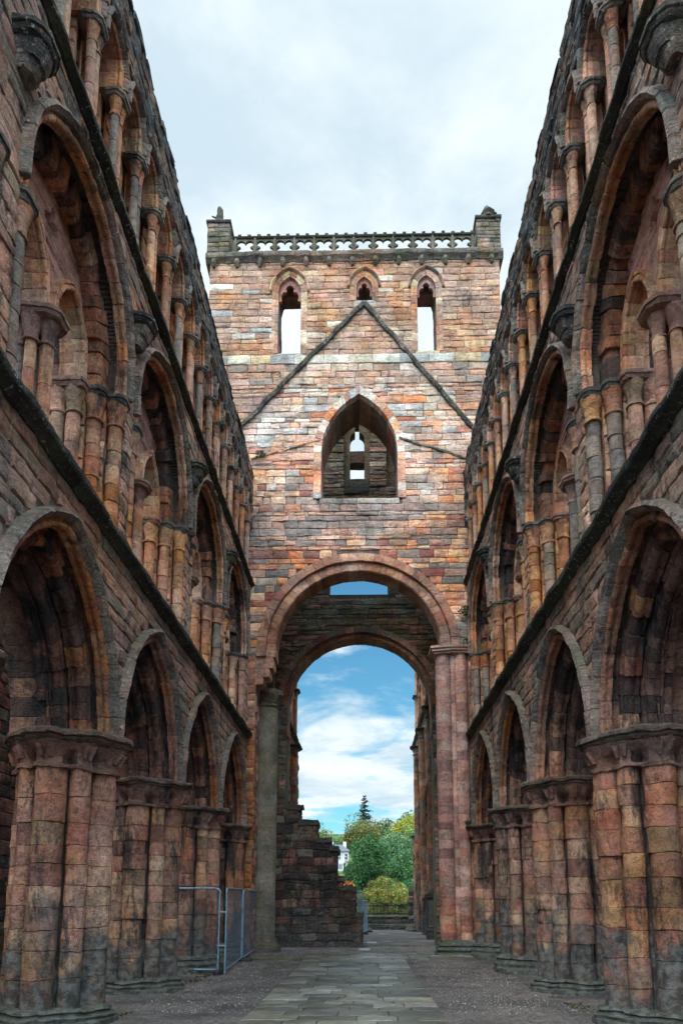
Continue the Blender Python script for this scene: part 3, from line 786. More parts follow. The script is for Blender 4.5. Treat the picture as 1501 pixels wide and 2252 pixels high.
        if fin == 0:
            loft(mb, T, [(30.06, circ(.16, 8, 0, c, .1)), (30.2, circ(.14, 8, 0, c, .1)), (30.35, circ(.17, 8, 0, c-.02, .1)), (30.5, circ(.12, 8, 0, c+.02, .1)), (30.68, circ(.14, 8, 0, c+.02, .1)), (30.82, circ(.07, 8, 0, c, .1))], P_STR[2])
            mb.tube(T(c-.1, 30.3, .1), T(c-.3, 30.42, .1), .05, .03, 6, P_STR[2])
        else:
            loft(mb, T, [(30.06, circ(.27, 8, 0, c, .1)), (30.16, circ(.24, 8, 0, c, .1)), (30.3, circ(.3, 8, 0, c+.02, .1)), (30.42, circ(.2, 8, 0, c-.02, .1)), (30.56, circ(.1, 8, 0, c-.02, .1)), (30.66, circ(.03, 8, 0, c, .1))], P_STR[2])
            mb.tube(T(c+.1, 30.3, .1), T(c+.38, 30.36, .1), .08, .03, 6, P_STR[2])
        mb.build('finial', M['parapet'], tu, amp=.05, freq=7)
    # right-hand pier: bundled half shafts with a moulded base, cap under the arch
    mb = MB(); mb.box(3.0, 5.2, 0, AZ-.2, .1, 1.0, MORT, T=T); mb.box(2.78, 3.0, 0, AZ-.2, .3, 1.0, MORT, T=T)
    lv = [.62]; z = .62
    while z < 10.9: z += R.uniform(.24, .42); lv.append(z)
    lv[-1] = 11.15
    pier = mb.build('tower_pier', M['towerarch'], root)
    for u, w, r in ((3.0, .3, .3), (3.35, .12, .11), (3.62, .16, .24)):
        mb = MB(); shaft(mb, T, u, w, r, .62, 11.15, [lin(178, 112, 82), lin(166, 102, 78), lin(184, 122, 90), lin(158, 102, 82), lin(172, 126, 100), lin(142, 92, 78), lin(182, 134, 110)], levels=lv, n=18, dj=.003, shrink=.005, e=.004, rj=.3)
        mb.build('shaft', M['towerarch'], pier, amp=.014, freq=3, amp2=.008)
    mb = MB()
    courses(mb, T, 3.84, 5.24, .62, 4.5, [], (.26, .42), (.3, .5), .02, .2, lambda u, v: pick(P_TARCH+P_PIER), rough=.004, wjit=.03)
    for u in (4.1, 4.42, 4.8): shaft(mb, T, u, .08, .1 if u < 4.7 else .16, .62, 4.35, P_TARCH+P_PIER, levels=lv, n=12)
    mb.build('respond_masonry', M['pier'], pier, amp=.012, freq=3)
    mb = MB()
    for z0, z1, k in ((-.1, .2, .24), (.2, .27, .14), (.27, .38, .2), (.38, .44, .1), (.44, .54, .14), (.54, .64, .05)):
        loft(mb, T, [(z0, [(2.78-k, .1-k), (3.9, -.12-k), (5.28+k*.5, -.04-k), (5.28+k*.5, 1), (2.78-k, 1)]), (z1, [(2.8-k, .12-k), (3.9, -.1-k), (5.26+k*.5, -.02-k), (5.26+k*.5, 1), (2.8-k, 1)])], lin(104, 108, 96))
    mb.build('moulded_base', M['parapet'], pier, amp=.03, freq=3, amp2=.014)
    mb = MB()
    for z0, z1, k in ((11.12, 11.2, .05), (11.2, 11.3, .12), (11.3, 11.4, .17)):
        o = [(2.68-k, .05-k), (3.4, -.12-k), (3.9+k, -.08-k), (3.9+k, .9), (2.68-k, .9)]; loft(mb, T, [(z0, o), (z1, o)], pick(P_TARCH))
    mb.build('impost', M['towerarch'], pier, amp=.02, freq=4, amp2=.01)
    # cap of the last arcade respond
    mb = MB()
    for z0, z1, k in ((4.33, 4.4, .04), (4.52, 4.6, .1), (4.6, 4.72, .16)):
        o = [(3.8-k, -k), (5.2+k, -k), (5.2+k, .3), (3.8-k, .3)]; loft(mb, T, [(z0, o), (z1, o)], pick(P_TARCH))
    mb.build('respond_cap', M['arch'], pier, amp=.02, freq=4, amp2=.01)
    # left pier: flat face, corbelled springing
    mb = MB()
    Ts = lambda u, v, w: (-4.02-w, u, v)
    courses(mb, Ts, 26.12, 27.3, 0, 11.0, [], (.24, .36), (.35, .6), 0, .2, lambda u, v: pick(P_TARCH+P_ORANGE[3:6]))
    lp = mb.build('tower_pier', M['tower'], root, amp=.014, freq=3)
    for z0, z1, x in ((8.9, 9.2, -3.97), (10.0, 10.28, -3.72), (10.28, 10.62, -3.5), (10.62, 11.08, -3.36)):
        mb = MB()
        for j in range(3 if z0 > 9.5 else 1):
            d = .28; a = .05+j*d
            stone_box(mb, lambda u, v, w: (x+w if False else x-w, u, v), 26.1+a, 26.1+a+d-.02, z0, z1-.01, 0, .7, pick(P_TARCH), bev=.04)
        mb.build('springing_corbel', M['towerarch'], lp, amp=.02, freq=4, amp2=.012)
    # tall grey half column of the north side with its own cap
    mb = MB()
    lv2 = [1.0+k*.42 for k in range(0, 22)]
    shaft(mb, T, -3.88, 1.95, .5, .0, 9.62, [lin(126, 112, 92), lin(120, 108, 90), lin(130, 116, 98)], levels=lv2, n=32, dj=.001, shrink=.002, e=.003, rj=.05)
    gc = mb.build('half_column', M['render'], root, amp=.012, freq=1.2)
    mb = MB()
    loft(mb, T, [(9.5, circ(.5, 20, 0, -3.88, 1.95)), (9.55, circ(.56, 20, 0, -3.88, 1.95)), (9.62, circ(.56, 20, 0, -3.88, 1.95)), (9.68, circ(.5, 20, 0, -3.88, 1.95)), (9.95, circ(.6, 20, 0, -3.88, 1.95)), (10.05, circ(.68, 20, 0, -3.88, 1.95)), (10.22, circ(.68, 20, 0, -3.88, 1.95))], P_IN[3])
    mb.build('capital', M['dark'], gc, amp=.08, freq=4, amp2=.03)
    mb = MB(); loft(mb, T, [(-.1, circ(.74, 20, 0, -3.88, 1.95)), (.3, circ(.72, 20, 0, -3.88, 1.95)), (.42, circ(.6, 20, 0, -3.88, 1.95)), (.7, circ(.52, 20, 0, -3.88, 1.95))], P_GREY[3])
    mb.build('column_base', M['parapet'], gc, amp=.06, freq=4, amp2=.03)
    # inner side walls with the transept arches
    for x0, sg, nm in ((-4.05, -1, 'north_crossing_wall'), (3.9, 1, 'south_crossing_wall')):
        Tn = lambda u, v, w, x0=x0, sg=sg: (x0+sg*w, u, v); mb = MB()
        tr = arch_block(30.5, 10.2, 1.7, 2.5, 0)
        courses(mb, Tn, 28.0, 32.6, 0, 15.3, [tr], (.24, .38), (.4, .8), 0, .3, lambda u, v: pick(P_IN), wjit=.02)
        for k in range(150):
            a0, a1 = 15.4*k/150, 15.4*(k+1)/150
            for a, b in subtract([(28.0, 32.6)], [q for q in (tr(a0, a1),) if q]): mb.box(a, b, a0, a1, .05, 1.2, MORT, T=Tn)
        arch_order(mb, Tn, 30.5, 10.2, -.8, 2.5, [(-.22, -.02), (.2, -.04), (.2, 1.25), (-.22, 1.25)], P_IN, bl=(.3, .45), stilt=.2)
        arch_order(mb, Tn, 30.5, 10.2, -.8, 2.5, [(-.22, .4), (.0, .4), (.0, .9), (-.5, .9), (-.5, .45)], P_IN, bl=(.3, .45), stilt=9.8)
        mb.box(27.2, 33.0, 15.3, 20.5, .6, 1.3, P_IN[3], T=Tn)
        mb.build(nm, M['inner'], root, amp=.02, freq=3)
    # east wall
    Te = lambda u, v, w: (u, 32.5+w, v); mb = MB(); EX, EZ, ER = -.18, 10.94, 3.3
    eb = arch_block(EX, EZ, ER+.28, ER+.28, pad=0)
    bl = [lambda v0, v1: eb(v0, v1) if v0 >= EZ-.05 else (EX-ER-.05, EX+ER+.05), rect_block(-1.62, 1.22, 16.32, 19.6)]
    fb = [rect_block(-.92, .34, 22.25, 26.1), rect_block(1.15, 1.95, 22.0, 24.7)]
    courses(mb, Te, -5.6, 5.2, 0, 28.2, bl+fb, (.18, .32), (.25, .8), 0, .25, lambda u, v: pick(P_IN+P_GREYO[:3] if v > 20 else P_IN), rough=.02, wjit=.03)
    lb = [lambda v0, v1: eb(v0, v1) if v0 >= EZ-.05 else (EX-ER-.05, EX+ER+.05), rect_block(-1.6, 1.2, 16.35, 19.6)]
    light = [rect_block(-.63, .08, 22.3, 23.5), rect_block(-.63, .08, 24.1, 24.8), arch_block(-.275, 24.8, .345, .36, 24.1), rect_block(-.38, -.17, 25.1, 25.6)]
    n = 440
    for k in range(n):
        a0, a1 = 28.1*k/n, 28.1*(k+1)/n
        fr_ = [q for q in (f(a0, a1) for f in lb+fb) if q]; br_ = [q for q in (f(a0, a1) for f in lb+light) if q]
        for a, b in subtract([(-5.6, 5.2)], fr_): mb.box(a, b, a0, a1, .05, .55, MORT, T=Te)
        for a, b in subtract([(-5.6, 5.2)], br_): mb.box(a, b, a0, a1, .56, 1.15, P_IN[3], T=Te)
    ew = mb.build('east_wall', M['inner'], root, amp=.015, freq=3)
    mb = MB()
    arch_order(mb, Te, EX, EZ, 0, ER, [(.22, -.02), (.5, -.04), (.5, .3), (.22, .3)], P_IN, bl=(.3, .45), dj=.01)
    arch_order(mb, Te, EX, EZ, 0, ER, [(0, .12), (.24, .1), (.24, 1.1), (0, 1.1)], P_TARCH[1:2]+P_PIER[:4], bl=(.22, .34), dj=.008, stilt=1.4)
    mb.build('east_arch', M['towerarch'], ew, amp=.012, freq=3, amp2=.006)
    mb = MB(); stone_box(mb, Te, -.62, .07, 23.45, 24.12, .5, 1.1, lin(92, 64, 54)); mb.build('lintel', M['dark'], ew, amp=.02, freq=3)
    mb = MB(); stone_box(mb, Te, -.9, .32, 21.5, 22.26, -.06, .4, P_STR[0], rough=.05); mb.build('sill', M['dark'], ew, amp=.02, freq=3)
tower()

# ------------------------------------------------------------------ choir walls beyond the crossing
def choir(sg, X0, L1, L2, zs, top, label, name):
    T = lambda u, v, w: (X0+sg*w, u, v)
    root = thing(name, (X0+sg*.6, 38, 0), label, 'wall', 'ruined choir walls beyond the tower')
    # giant arches with openings under and a gallery over
    lows = [(36.6, 5.4, 1.35, 1.5), (41.0, 5.4, 1.35, 1.5)] if sg < 0 else [(36.4, 6.6, 1.4, 2.0), (41.4, 6.6, 1.4, 2.0), (46.6, 6.6, 1.4, 2.0)]
    lows = [a for a in lows if a[0]+a[2] < L1]
    ups = [(a[0], zs+2.6, 1.1, 1.3) for a in lows if a[0]+1.2 < L2]
    bl = [arch_block(a, b, c+.1, d+.1, -1) for a, b, c, d in lows]; bu = [arch_block(a, b, c+.1, d+.1, zs+.4) for a, b, c, d in ups]
    mb = MB()
    courses(mb, T, 33.75, L1, 0, zs, bl, (.25, .4), (.4, .8), 0, .3, lambda u, v: pick(P_PIER+P_GREY[:2]), wjit=.03)
    bnd = lambda v, t: (33.75, L2-(v-zs)*.12-R.uniform(0, .5))
    courses(mb, T, 33.75, L2, zs, top, bu, (.25, .4), (.4, .8), 0, .3, lambda u, v: pick(P_PIER+P_GAL), bounds=bnd, wjit=.03)
    Te = lambda u, v, w: (X0+sg*u, L1-w*-1 if False else L1-.25+w*-1+.25, v)
    n = 180
    for k in range(n):
        a0, a1 = top*k/n, top*(k+1)/n; end = L1 if a1 <= zs else L2-(a0-zs)*.12-.55
        for a, b in subtract([(33.8, end)], [q for q in (f(a0, a1) for f in bl+bu) if q]): mb.box(a, b, a0, a1, .05, 1.3, P_PIER[5], T=T)
    wl = mb.build('choir_masonry', M['pier'], root, amp=.03, freq=2, amp2=.01)
    for a, b, c, d in lows+ups:
        m = MB()
        arch_order(m, T, a, b, c-d, d, order_prof(0, .22, .0, .5, .06), P_ARCH, bl=(.25, .4), dj=.01, stilt=1.5 if b > zs else 0)
        arch_order(m, T, a, b, c-d, d, [(-.25, .45), (.1, .45), (.1, 1.3), (-.25, 1.3)], P_ARCH, bl=(.25, .4), dj=.01, stilt=0)
        am = m.build('choir_arch', M['arch'], root, amp=.02, freq=3)
        m = MB(); arch_order(m, T, a, b, c-d, d, hood_prof(.2, .12, .12), P_HOOD, bl=(.3, .5)); m.build('hood_mould', M['hood'], am, amp=.02, freq=3)
    string_course(T, 33.7, L1, zs, zs+.22, .2, P_STR, M['string'], root)
    xs = [34.5, 38.9, L1-.3] if sg < 0 else [34.3, 38.7, 39.2, 43.8, 44.4, 48.9, L1-.4]
    for i, u in enumerate(xs):
        m = MB(); r = .2 if i % 2 == 0 else .3; shaft(m, T, u, -.02, r, 0, zs-1.2 if i % 2 else 6.2, P_PIER+P_GREY, n=12); k = m.build('choir_shaft', M['pier'], root, amp=.01)
        m = MB(); zt = zs-1.2 if i % 2 else 6.2; bell(m, T, u, -.02, r, zt-.05, zt+.4, .5, P_GREY[1]); abacus(m, T, poly_outline(octa(u, -.02, r*1.5, r*1.5, .1), u, -.02, 20), u, -.02, zt+.36, zt+.55, P_STR[2]); m.build('capital', M['arch'], k, amp=.03, freq=5)
    for u in [x for x in ((34.6, 35.2, 37.8, 38.3, L2-.9, L2-.5) if sg < 0 else (34.6, 38.4, 39.0, 43.4, 44.0, L2-1.2, L2-.7))]:
        m = MB(); shaft(m, T, u, -.03, .11, zs+.2, zs+2.6, P_GAL, n=10); bell(m, T, u, -.03, .11, zs+2.55, zs+2.85, .6, P_GREY[1])
        abacus(m, T, poly_outline(octa(u, -.03, .2, .2, .05), u, -.03, 20), u, -.03, zs+2.82, zs+2.95, P_STR[2]); shaft(m, T, u, -.03, .1, zs+2.95, zs+5.0, P_GAL, n=10)
        m.build('gallery_shaft', M['gallery'], root, amp=.012)
choir(-1, -3.95, 43.6, 41.2, 11.1, 17.8, 'ruined left choir wall seen through the crossing arch, broken off behind the stepped rubble wall', 'choir_wall')
choir(1, 3.72, 52.5, 50.0, 13.2, 20.0, 'tall right choir wall of weathered red stone seen through the crossing arch, beside the tablet', 'choir_wall')

# stepped stub of a rubble wall across the crossing
def stub():
    T = lambda u, v, w: (u, 31.0+w, v)
    k = 31/30; ZZ = lambda z: 1.85+(z-1.85)*k
    st = [(1.39, -.09), (2.45, -.33), (2.86, -.86), (4.11, -1.1), (4.45, -1.38), (5.18, -1.93), (5.82, -2.68)]
    root = thing('ruined_wall', (-2, 31.4, 0), 'dark blocky stump of red rubble wall stepping down across the crossing beside the gravel path', 'wall')
    mb = MB(); z = 0
    for zt, x in st:
        courses(mb, T, -3.95, x*k, z, ZZ(zt), [], (.24, .38), (.3, .75), 0, .25, lambda u, v: pick(P_DARK if R.random() < .8 else P_IN), rough=.02, wjit=.03)
        Ts = lambda u, v, w, x=x: (x*k-w, u, v)
        courses(mb, Ts, 31.02, 32.2, z, ZZ(zt), [], (.24, .4), (.4, .7), .0, .25, lambda u, v: pick(P_DARK+P_GREY[:1]), rough=.02, wjit=.03)
        mb.box(-3.95, x*k-.05, z, ZZ(zt), .06, 1.1, P_DARK[3], T=T); z = ZZ(zt)
    for zt, x in st:
        for q in range(4):
            u = x*k-R.uniform(.05, .5); zz = ZZ(zt)+R.uniform(-.05, .12); stone_box(mb, T, u-R.uniform(.1, .25), u+R.uniform(.05, .25), zz-.1, zz+R.uniform(.06, .16), R.uniform(-.05, .6), R.uniform(.7, 1.1), pick(P_DARK), rough=.04, bev=.04)
    w = mb.build('rubble_masonry', M['dark'], root, amp=.09, freq=1.6, amp2=.03)
    mb = MB(); z = 0; px = None
    xs = [(s[0], s[1]) for s in st]
    for i, (zt, x) in enumerate(xs):
        x0 = xs[i+1][1] if i+1 < len(xs) else -3.3
        stone_box(mb, lambda u, v, w: (u, v, w), x0*k-.02, x*k+.04, 30.93, 32.15, ZZ(zt)+.02+.09, ZZ(zt)-.06, P_STR[2], bev=.04, rough=.03)
    mb.build('capstone', M['parapet'], root, amp=.05, freq=3, amp2=.02)
stub()

# ------------------------------------------------------------------ ground
def ground_z(x, y):
    z = 0 if y < 21 else min(.1, (y-21)*.02)
    if y > 58: z -= min(1.2, (y-58)*.12)
    if y > 82: z += (min(y, 240)-82)*.165
    if y > 240: z += (y-240)*.03
    return z
def grid(name, xs, ys, zf, mat, off=0):
    vs = [(x, y, zf(x, y)+off) for y in ys for x in xs]; n = len(xs)
    fs = [(j*n+i, j*n+i+1, (j+1)*n+i+1, (j+1)*n+i) for j in range(len(ys)-1) for i in range(n-1)]
    me = bpy.data.meshes.new(name); me.from_pydata(vs, [], fs); me.materials.append(mat)
    o = bpy.data.objects.new(name, me); COL.objects.link(o); return struct(o)
def ground_mat():
    m, nt, b = mat_base('gravel_ground'); g = NG(nt)
    vo = g.n('ShaderNodeTexVoronoi'); vo.inputs['Scale'].default_value = 22; g.link(g.pos(), vo.inputs['Vector'])
    sep = g.n('ShaderNodeSeparateColor'); g.link(vo.outputs['Color'], sep.inputs[0])
    c = g.mix(g.rng(sep.outputs[0], 0, 1, 0, 1, False), lin(64, 60, 58), lin(118, 108, 102))
    c = g.mix(g.rng(g.noise(.6, 7, .65), .4, .62, 0, .75), c, lin(48, 44, 46))
    c = g.mix(g.rng(g.noise(34, 3, .7), .6, .68, 0, .7), c, lin(170, 150, 140))
    sp = g.n('ShaderNodeSeparateXYZ'); g.link(g.geo().outputs['Position'], sp.inputs[0])
    grass = g.mix(g.rng(g.noise(.35, 6), .3, .7), lin(44, 66, 26), lin(96, 116, 46))
    c = g.mix(g.rng(sp.outputs[1], 56, 57.5, 0, 1), c, grass)
    wetn = g.rng(g.noise(.7, 4), .5, .64, 0, 1)
    g.link(c, b.inputs['Base Color']); g.link(g.math('SUBTRACT', .85, g.math('MULTIPLY', wetn, .42)), b.inputs['Roughness'])
    bp = g.n('ShaderNodeBump'); bp.inputs['Distance'].default_value = .03
    g.link(g.math('ADD', g.rng(vo.outputs['Distance'], 0, .5, 1, 0), g.noise(5, 4)), bp.inputs['Height']); g.link(bp.outputs[0], b.inputs['Normal'])
    return m
gm = ground_mat()
xs = [-1500, -600, -200, -80, -40, -20, -10, 0, 10, 20, 40, 80, 200, 600, 1500]
ys = [-1500, -300, -40, 0, 10, 21, 24, 26, 30, 45, 58, 62, 68, 75, 82, 100, 120, 160, 200, 240, 400, 900, 3000]
grid('ground', xs, ys, ground_z, gm)
# flagstones
M['flag'] = stone('wet_flagstone', soot=.35, soot_t=.55, lichen=.15, moss=.0, bump=.35, green=.3, pits=.3, wet=.42)
mb = MB(); PF = [lin(*c) for c in ((96, 92, 79), (110, 104, 91), (86, 84, 73), (122, 115, 99), (79, 77, 68), (129, 127, 118))]
y = 8.0
while y < 26.9:
    d = R.uniform(.42, .62); x = -1.98-.02*R.random()
    y1 = min(y+d, 26.9)
    xr = 1.35 if y < 24.4 else 1.5
    while x < xr-.05:
        l = R.uniform(.5, 1.0); e = x+l
        if e > xr-.35: e = xr
        stone_box(mb, lambda u, v, w: (u, v, ground_z(u, v)+.03-w), x+.008, e-.008, y+.008, y1-.008, R.uniform(-.006, .006), .1, pick(PF), bev=.01, rough=.002)
        x = e
    y = y1
y = 24.5
while y < 26.0:
    d = R.uniform(.7, .8); y1 = y+d; x = 1.51
    while x < 6:
        e = x+R.uniform(.6, 1.0)
        stone_box(mb, lambda u, v, w: (u, v, ground_z(u, v)+.03-w), x+.008, e-.008, y+.008, y1-.008, R.uniform(-.006, .006), .1, pick(PF), bev=.01, rough=.002); x = e
    y = y1
struct(mb.build('paving', M['flag'], None))
mb = MB(); x = -7.5
while x < -2.05:
    e = min(-2.03, x+R.uniform(.6, .9)); stone_box(mb, lambda u, v, w: (u, v, ground_z(u, v)+.07-w), x+.01, e-.01, 24.15, 24.38, 0, .15, lin(96, 98, 60), bev=.03); x = e
M['mossk'] = stone('mossy_kerbstone', soot=.3, lichen=.2, moss=.8, green=.8, bump=.8)
struct(mb.build('kerb', M['mossk'], None, amp=.015))
mb = MB(); x = -.2
while x < 3.2:
    e = x+R.uniform(.6, 1.1); stone_box(mb, lambda u, v, w: (u, v, ground_z(u, v)+.04-w), x+.01, e-.01, 31.7, 32.0, 0, .15, lin(108, 104, 84), bev=.03); x = e
struct(mb.build('kerb', M['mossk'], None, amp=.015))

# floor lights set into the gravel
M['grate'] = plain('pale_metal_grate', (.42, .48, .48), .35, .6, 20, .2)
def grate(x, y, s, label):
    t = thing('floor_light', (x, y, ground_z(x, y)), label, 'floor light', 'floor lights set in the gravel path')
    z = ground_z(x, y)
    mb = MB()
    for a0, a1, b0, b1 in ((-s, s, -.3, -.24), (-s, s, .24, .3), (-s, -s+.05, -.24, .24), (s-.05, s, -.24, .24)): mb.box(x+a0, x+a1, y+b0, y+b1, z, z+.045)
    mb.build('frame', M['grate'], t, smooth=False)
    mb = MB(); mb.box(x-s+.05, x+s-.05, y-.24, y+.24, z, z+.022); mb.build('glass_lid', plain('frosted_lid', (.3, .4, .4), .15, 0, 12, .3), t, smooth=False)
    mb = MB()
    for i in range(1, 6): mb.box(x-s+2*s*i/6-.008, x-s+2*s*i/6+.008, y-.24, y+.24, z+.022, z+.034)
    mb.build('grille', M['grate'], t, smooth=False)
grate(0.0, 29.3, .22, 'pale rectangular floor light flush in the gravel, the nearer one just beyond the paving')
grate(.36, 34.6, .22, 'pale rectangular floor light flush in the gravel, the farther one beyond the tower')

# ------------------------------------------------------------------ temporary mesh fence panels
def wire_mat():
    return plain('thin_blue_grey_wire', (.2, .28, .36), .5, .2)
M['wire'] = wire_mat()
def panel(p0, p1, h, label, feet=(1, 1), clamp=False, n=40, group='temporary mesh fence panels'):
    p0, p1 = Vector(p0), Vector(p1); d = (p1-p0); L = d.length; d /= L
    t = thing('fence_panel', tuple((p0+p1)/2), label, 'fence panel', group)
    r = .026; P = lambda s, z: tuple(p0+d*s+Vector((0, 0, z)))
    mb = MB(); zb = .12; c = .16
    pts = [(r, zb-.1), (r, h-c)]+[(c-c*math.cos(a*PI/12)+r*0, h-c+c*math.sin(a*PI/12)) for a in range(1, 6)]+[(c, h)]
    pts = pts+[(L-x, z) for x, z in reversed(pts)]
    for (a, b), (e, f) in zip(pts[:-1], pts[1:]): mb.tube(P(a, b), P(e, f), r, r, 10)
    mb.tube(P(r, zb), P(L-r, zb), r*.9, n=10)
    mb.build('tube_frame', M['steel'], t)
    mb = MB()
    k = int(L/.045)
    for i in range(1, k):
        x = L*i/k; ht = h
        if x < c: ht = h-c+math.sqrt(max(0, c*c-(c-x)**2))
        if L-x < c: ht = h-c+math.sqrt(max(0, c*c-(c-L+x)**2))
        mb.tube(P(x, zb), P(x, ht), .0019, n=3)
    for i in range(1, 8):
        z = zb+(h-zb)*i/8; mb.tube(P(r, z), P(L-r, z), .003, n=4)
    mb.build('wire_mesh', M['wire'], t, smooth=False)
    for i, s in enumerate((0, L)):
        if not feet[i]: continue
        q = p0+d*s; mb = MB(); nn = Vector((-d.y, d.x, 0))
        pts = []
        for z, k in ((0, 1), (.09, 1), (.13, .85)):
            for a in range(12):
                th = 2*PI*a/12; v = q+nn*(.36*k*math.copysign(abs(math.cos(th))**.6, math.cos(th)))+d*(.12*k*math.copysign(abs(math.sin(th))**.6, math.sin(th)))
                pts.append((v.x, v.y, q.z+z))
        fs = [(r_*12+a, r_*12+(a+1) % 12, (r_+1)*12+(a+1) % 12, (r_+1)*12+a) for r_ in range(2) for a in range(12)]+[tuple(range(24, 36)), tuple(range(12))[::-1]]
        mb.add(pts, fs, (.02, .02, .02)); mb.build('rubber_foot', M['rubber'], t)
    if clamp:
        for z in (.75, 1.65):
            mb = MB(); q = p1+d*.06
            mb.tube(tuple(p1-d*.06+Vector((0, 0, z))), tuple(p1+d*.14+Vector((.03, -.02, z))), .03, n=8); mb.build('clamp', M['grate'], t)
g = ground_z
panel((-6.6, 20.3, 0), (-3.93, 20.15, 0), 2.3, 'blue-grey wire mesh fence panel facing the viewer in front of the left piers', (0, 1), True)
panel((-3.76, 20.1, 0), (-3.95, 23.9, .05), 2.3, 'blue-grey wire mesh fence panel turned edge-on, middle one of the three at the left piers', (0, 1), True)
panel((-3.94, 24.0, .05), (-4.05, 28.2, .1), 2.28, 'blue-grey wire mesh fence panel farthest along the left piers, ending by the grey column', (0, 1))
panel((-.45, 41.5, .1), (-.1, 44.5, .1), 2.5, 'grey mesh fence panel just behind the end of the stepped rubble wall, nearer to it', (0, 1), group='mesh fence panels beyond the crossing')
panel((-.1, 44.6, .1), (.2, 48.0, .1), 2.0, 'grey mesh fence panel farthest down the gravel path, lower than its neighbour', (1, 1), group='mesh fence panels beyond the crossing')

# ------------------------------------------------------------------ wall tablet on the right
def tablet():
    t = thing('wall_monument', (3.55, 38.3, .1), 'dark stone memorial tablet with pediment standing against the right choir wall', 'memorial')
    T = lambda u, v, w: (u, 38.2+w, v); cd = P_STR[2]
    mb = MB(); stone_box(mb, T, 3.22, 3.95, .1, .5, -.1, .5, cd); stone_box(mb, T, 3.14, 4.0, .5, .66, -.16, .5, cd)
    stone_box(mb, T, 3.2, 3.32, .66, 2.2, -.06, .4, cd); stone_box(mb, T, 3.84, 3.96, .66, 2.2, -.06, .4, cd); stone_box(mb, T, 3.16, 4.0, 2.2, 2.34, -.14, .4, cd)
    b = mb.build('tablet_frame', M['dark'], t)
    mb = MB(); stone_box(mb, T, 3.32, 3.84, .7, 2.2, 0, .3, lin(120, 112, 100)); mb.build('inscription_panel', M['render'], t)
    mb = MB(); plate(mb, T, [(3.12, 2.34), (4.02, 2.34), (3.57, 2.68)], [], -.16, .4, cd); mb.build('pediment', M['dark'], t, smooth=False)
tablet()

# ------------------------------------------------------------------ far boundary: low wall, railings, rubble
def boundary():
    T = lambda u, v, w: (u, w, v)
    w1 = MB(); courses(w1, T, -9, 4.6, .0, .5, [], (.2, .3), (.4, .8), 52.6, 53.2, lambda u, v: pick(P_GREY+P_STR), rough=.03)
    w1.box(-9, 4.6, 52.65, 53.6, 0, .46, MORT)
    a = w1.build('low_stone_wall', M['dark'], None, amp=.03); tag(a, 'low mossy stone bench wall at the end of the gravel path, lower of the two', 'wall')
    w2 = MB(); courses(w2, T, -9, 4.6, 0, 1.0, [], (.22, .3), (.5, 1.0), 53.8, 54.2, lambda u, v: pick(P_GREY+P_STR), rough=.03)
    w2.box(-9, 4.6, 53.85, 54.5, 0, .95, MORT); stone_box(w2, lambda u, v, w: (u, v, 1.1-w), -9, 4.6, 53.72, 54.6, 0, .12, P_GREY[4])
    b = w2.build('low_stone_wall', M['dark'], None, amp=.02); tag(b, 'low stone wall carrying the black iron railings', 'wall')
    t = thing('iron_railing', (0, 54.2, 1.1), 'black iron railings with pointed tops on the low stone wall', 'railing')
    m = MB(); m.box(-9, 4.5, 54.17, 54.22, 1.2, 1.26); m.box(-9, 4.5, 54.17, 54.22, 1.77, 1.83); m.build('rail', M['iron'], t, smooth=False)
    x = -2.4
    m0 = None
    for i in range(60):
        xx = -1.6+i*.102
        if i == 0:
            m = MB(); m.tube((xx, 54.2, 1.08), (xx, 54.2, 1.92), .024, n=6); m.tube((xx, 54.2, 1.92), (xx, 54.2, 2.05), .028, .002, 6); m0 = m.build('railing_bar', M['iron'], t)
        else:
            c = m0.copy(); COL.objects.link(c); c.location.x += i*.102
    mm = MB(); courses(mm, T, 3.22, 3.62, .0, 3.1, [], (.2, .3), (.2, .3), 53.4, 53.9, lambda u, v: pick(P_GREY+P_STR), rough=.03)
    tag(mm.build('stone_pillar', M['dark'], None, amp=.05, freq=3), 'ragged upright fragment of masonry at the right end of the railings', 'pillar')
    for i, (x, y, s) in enumerate(((3.1, 51.0, .34), (3.35, 50.3, .26), (3.0, 49.6, .2), (3.3, 51.6, .4), (3.4, 49.0, .22))):
        m = MB(); n = 10
        loft(m, lambda u, v, w: (u, w, v), [(.05, circ(s*.9, n, R.random(), x, y)), (.05+s*.5, circ(s, n, R.random(), x, y)), (.05+s*.9, circ(s*.6, n, 0, x, y))], pick(P_GREY))
        o = m.build('fallen_stone', M['dark'], None, amp=.16, freq=3, amp2=.04)
        tag(o, 'fallen block of rubble at the foot of the right choir wall near the railings', 'stone', 'rubble at the foot of the far right wall')
boundary()
def aisle(x0, sg, label):  # added wall, built tall to block daylight and keep the arches dark
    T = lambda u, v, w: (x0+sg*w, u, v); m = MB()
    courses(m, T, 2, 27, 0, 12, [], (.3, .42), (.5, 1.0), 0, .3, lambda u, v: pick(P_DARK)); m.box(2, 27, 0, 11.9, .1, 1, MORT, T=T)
    tag(m.build('aisle_blocking_wall', M['dark'], None), label, 'wall')
aisle(-9.6, -1, 'added light-blocking wall along the left aisle, red rubble behind the left piers')
aisle(9.3, 1, 'added light-blocking wall along the right aisle, red rubble behind the right piers')

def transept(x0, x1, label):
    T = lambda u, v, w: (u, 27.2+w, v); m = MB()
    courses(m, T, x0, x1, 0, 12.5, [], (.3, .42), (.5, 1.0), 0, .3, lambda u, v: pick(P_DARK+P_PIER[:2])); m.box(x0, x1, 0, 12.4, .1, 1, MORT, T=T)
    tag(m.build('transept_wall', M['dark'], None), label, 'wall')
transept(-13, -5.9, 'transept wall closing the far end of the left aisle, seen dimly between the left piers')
transept(5.7, 13, 'transept wall closing the far end of the right aisle, seen dimly between the right piers')
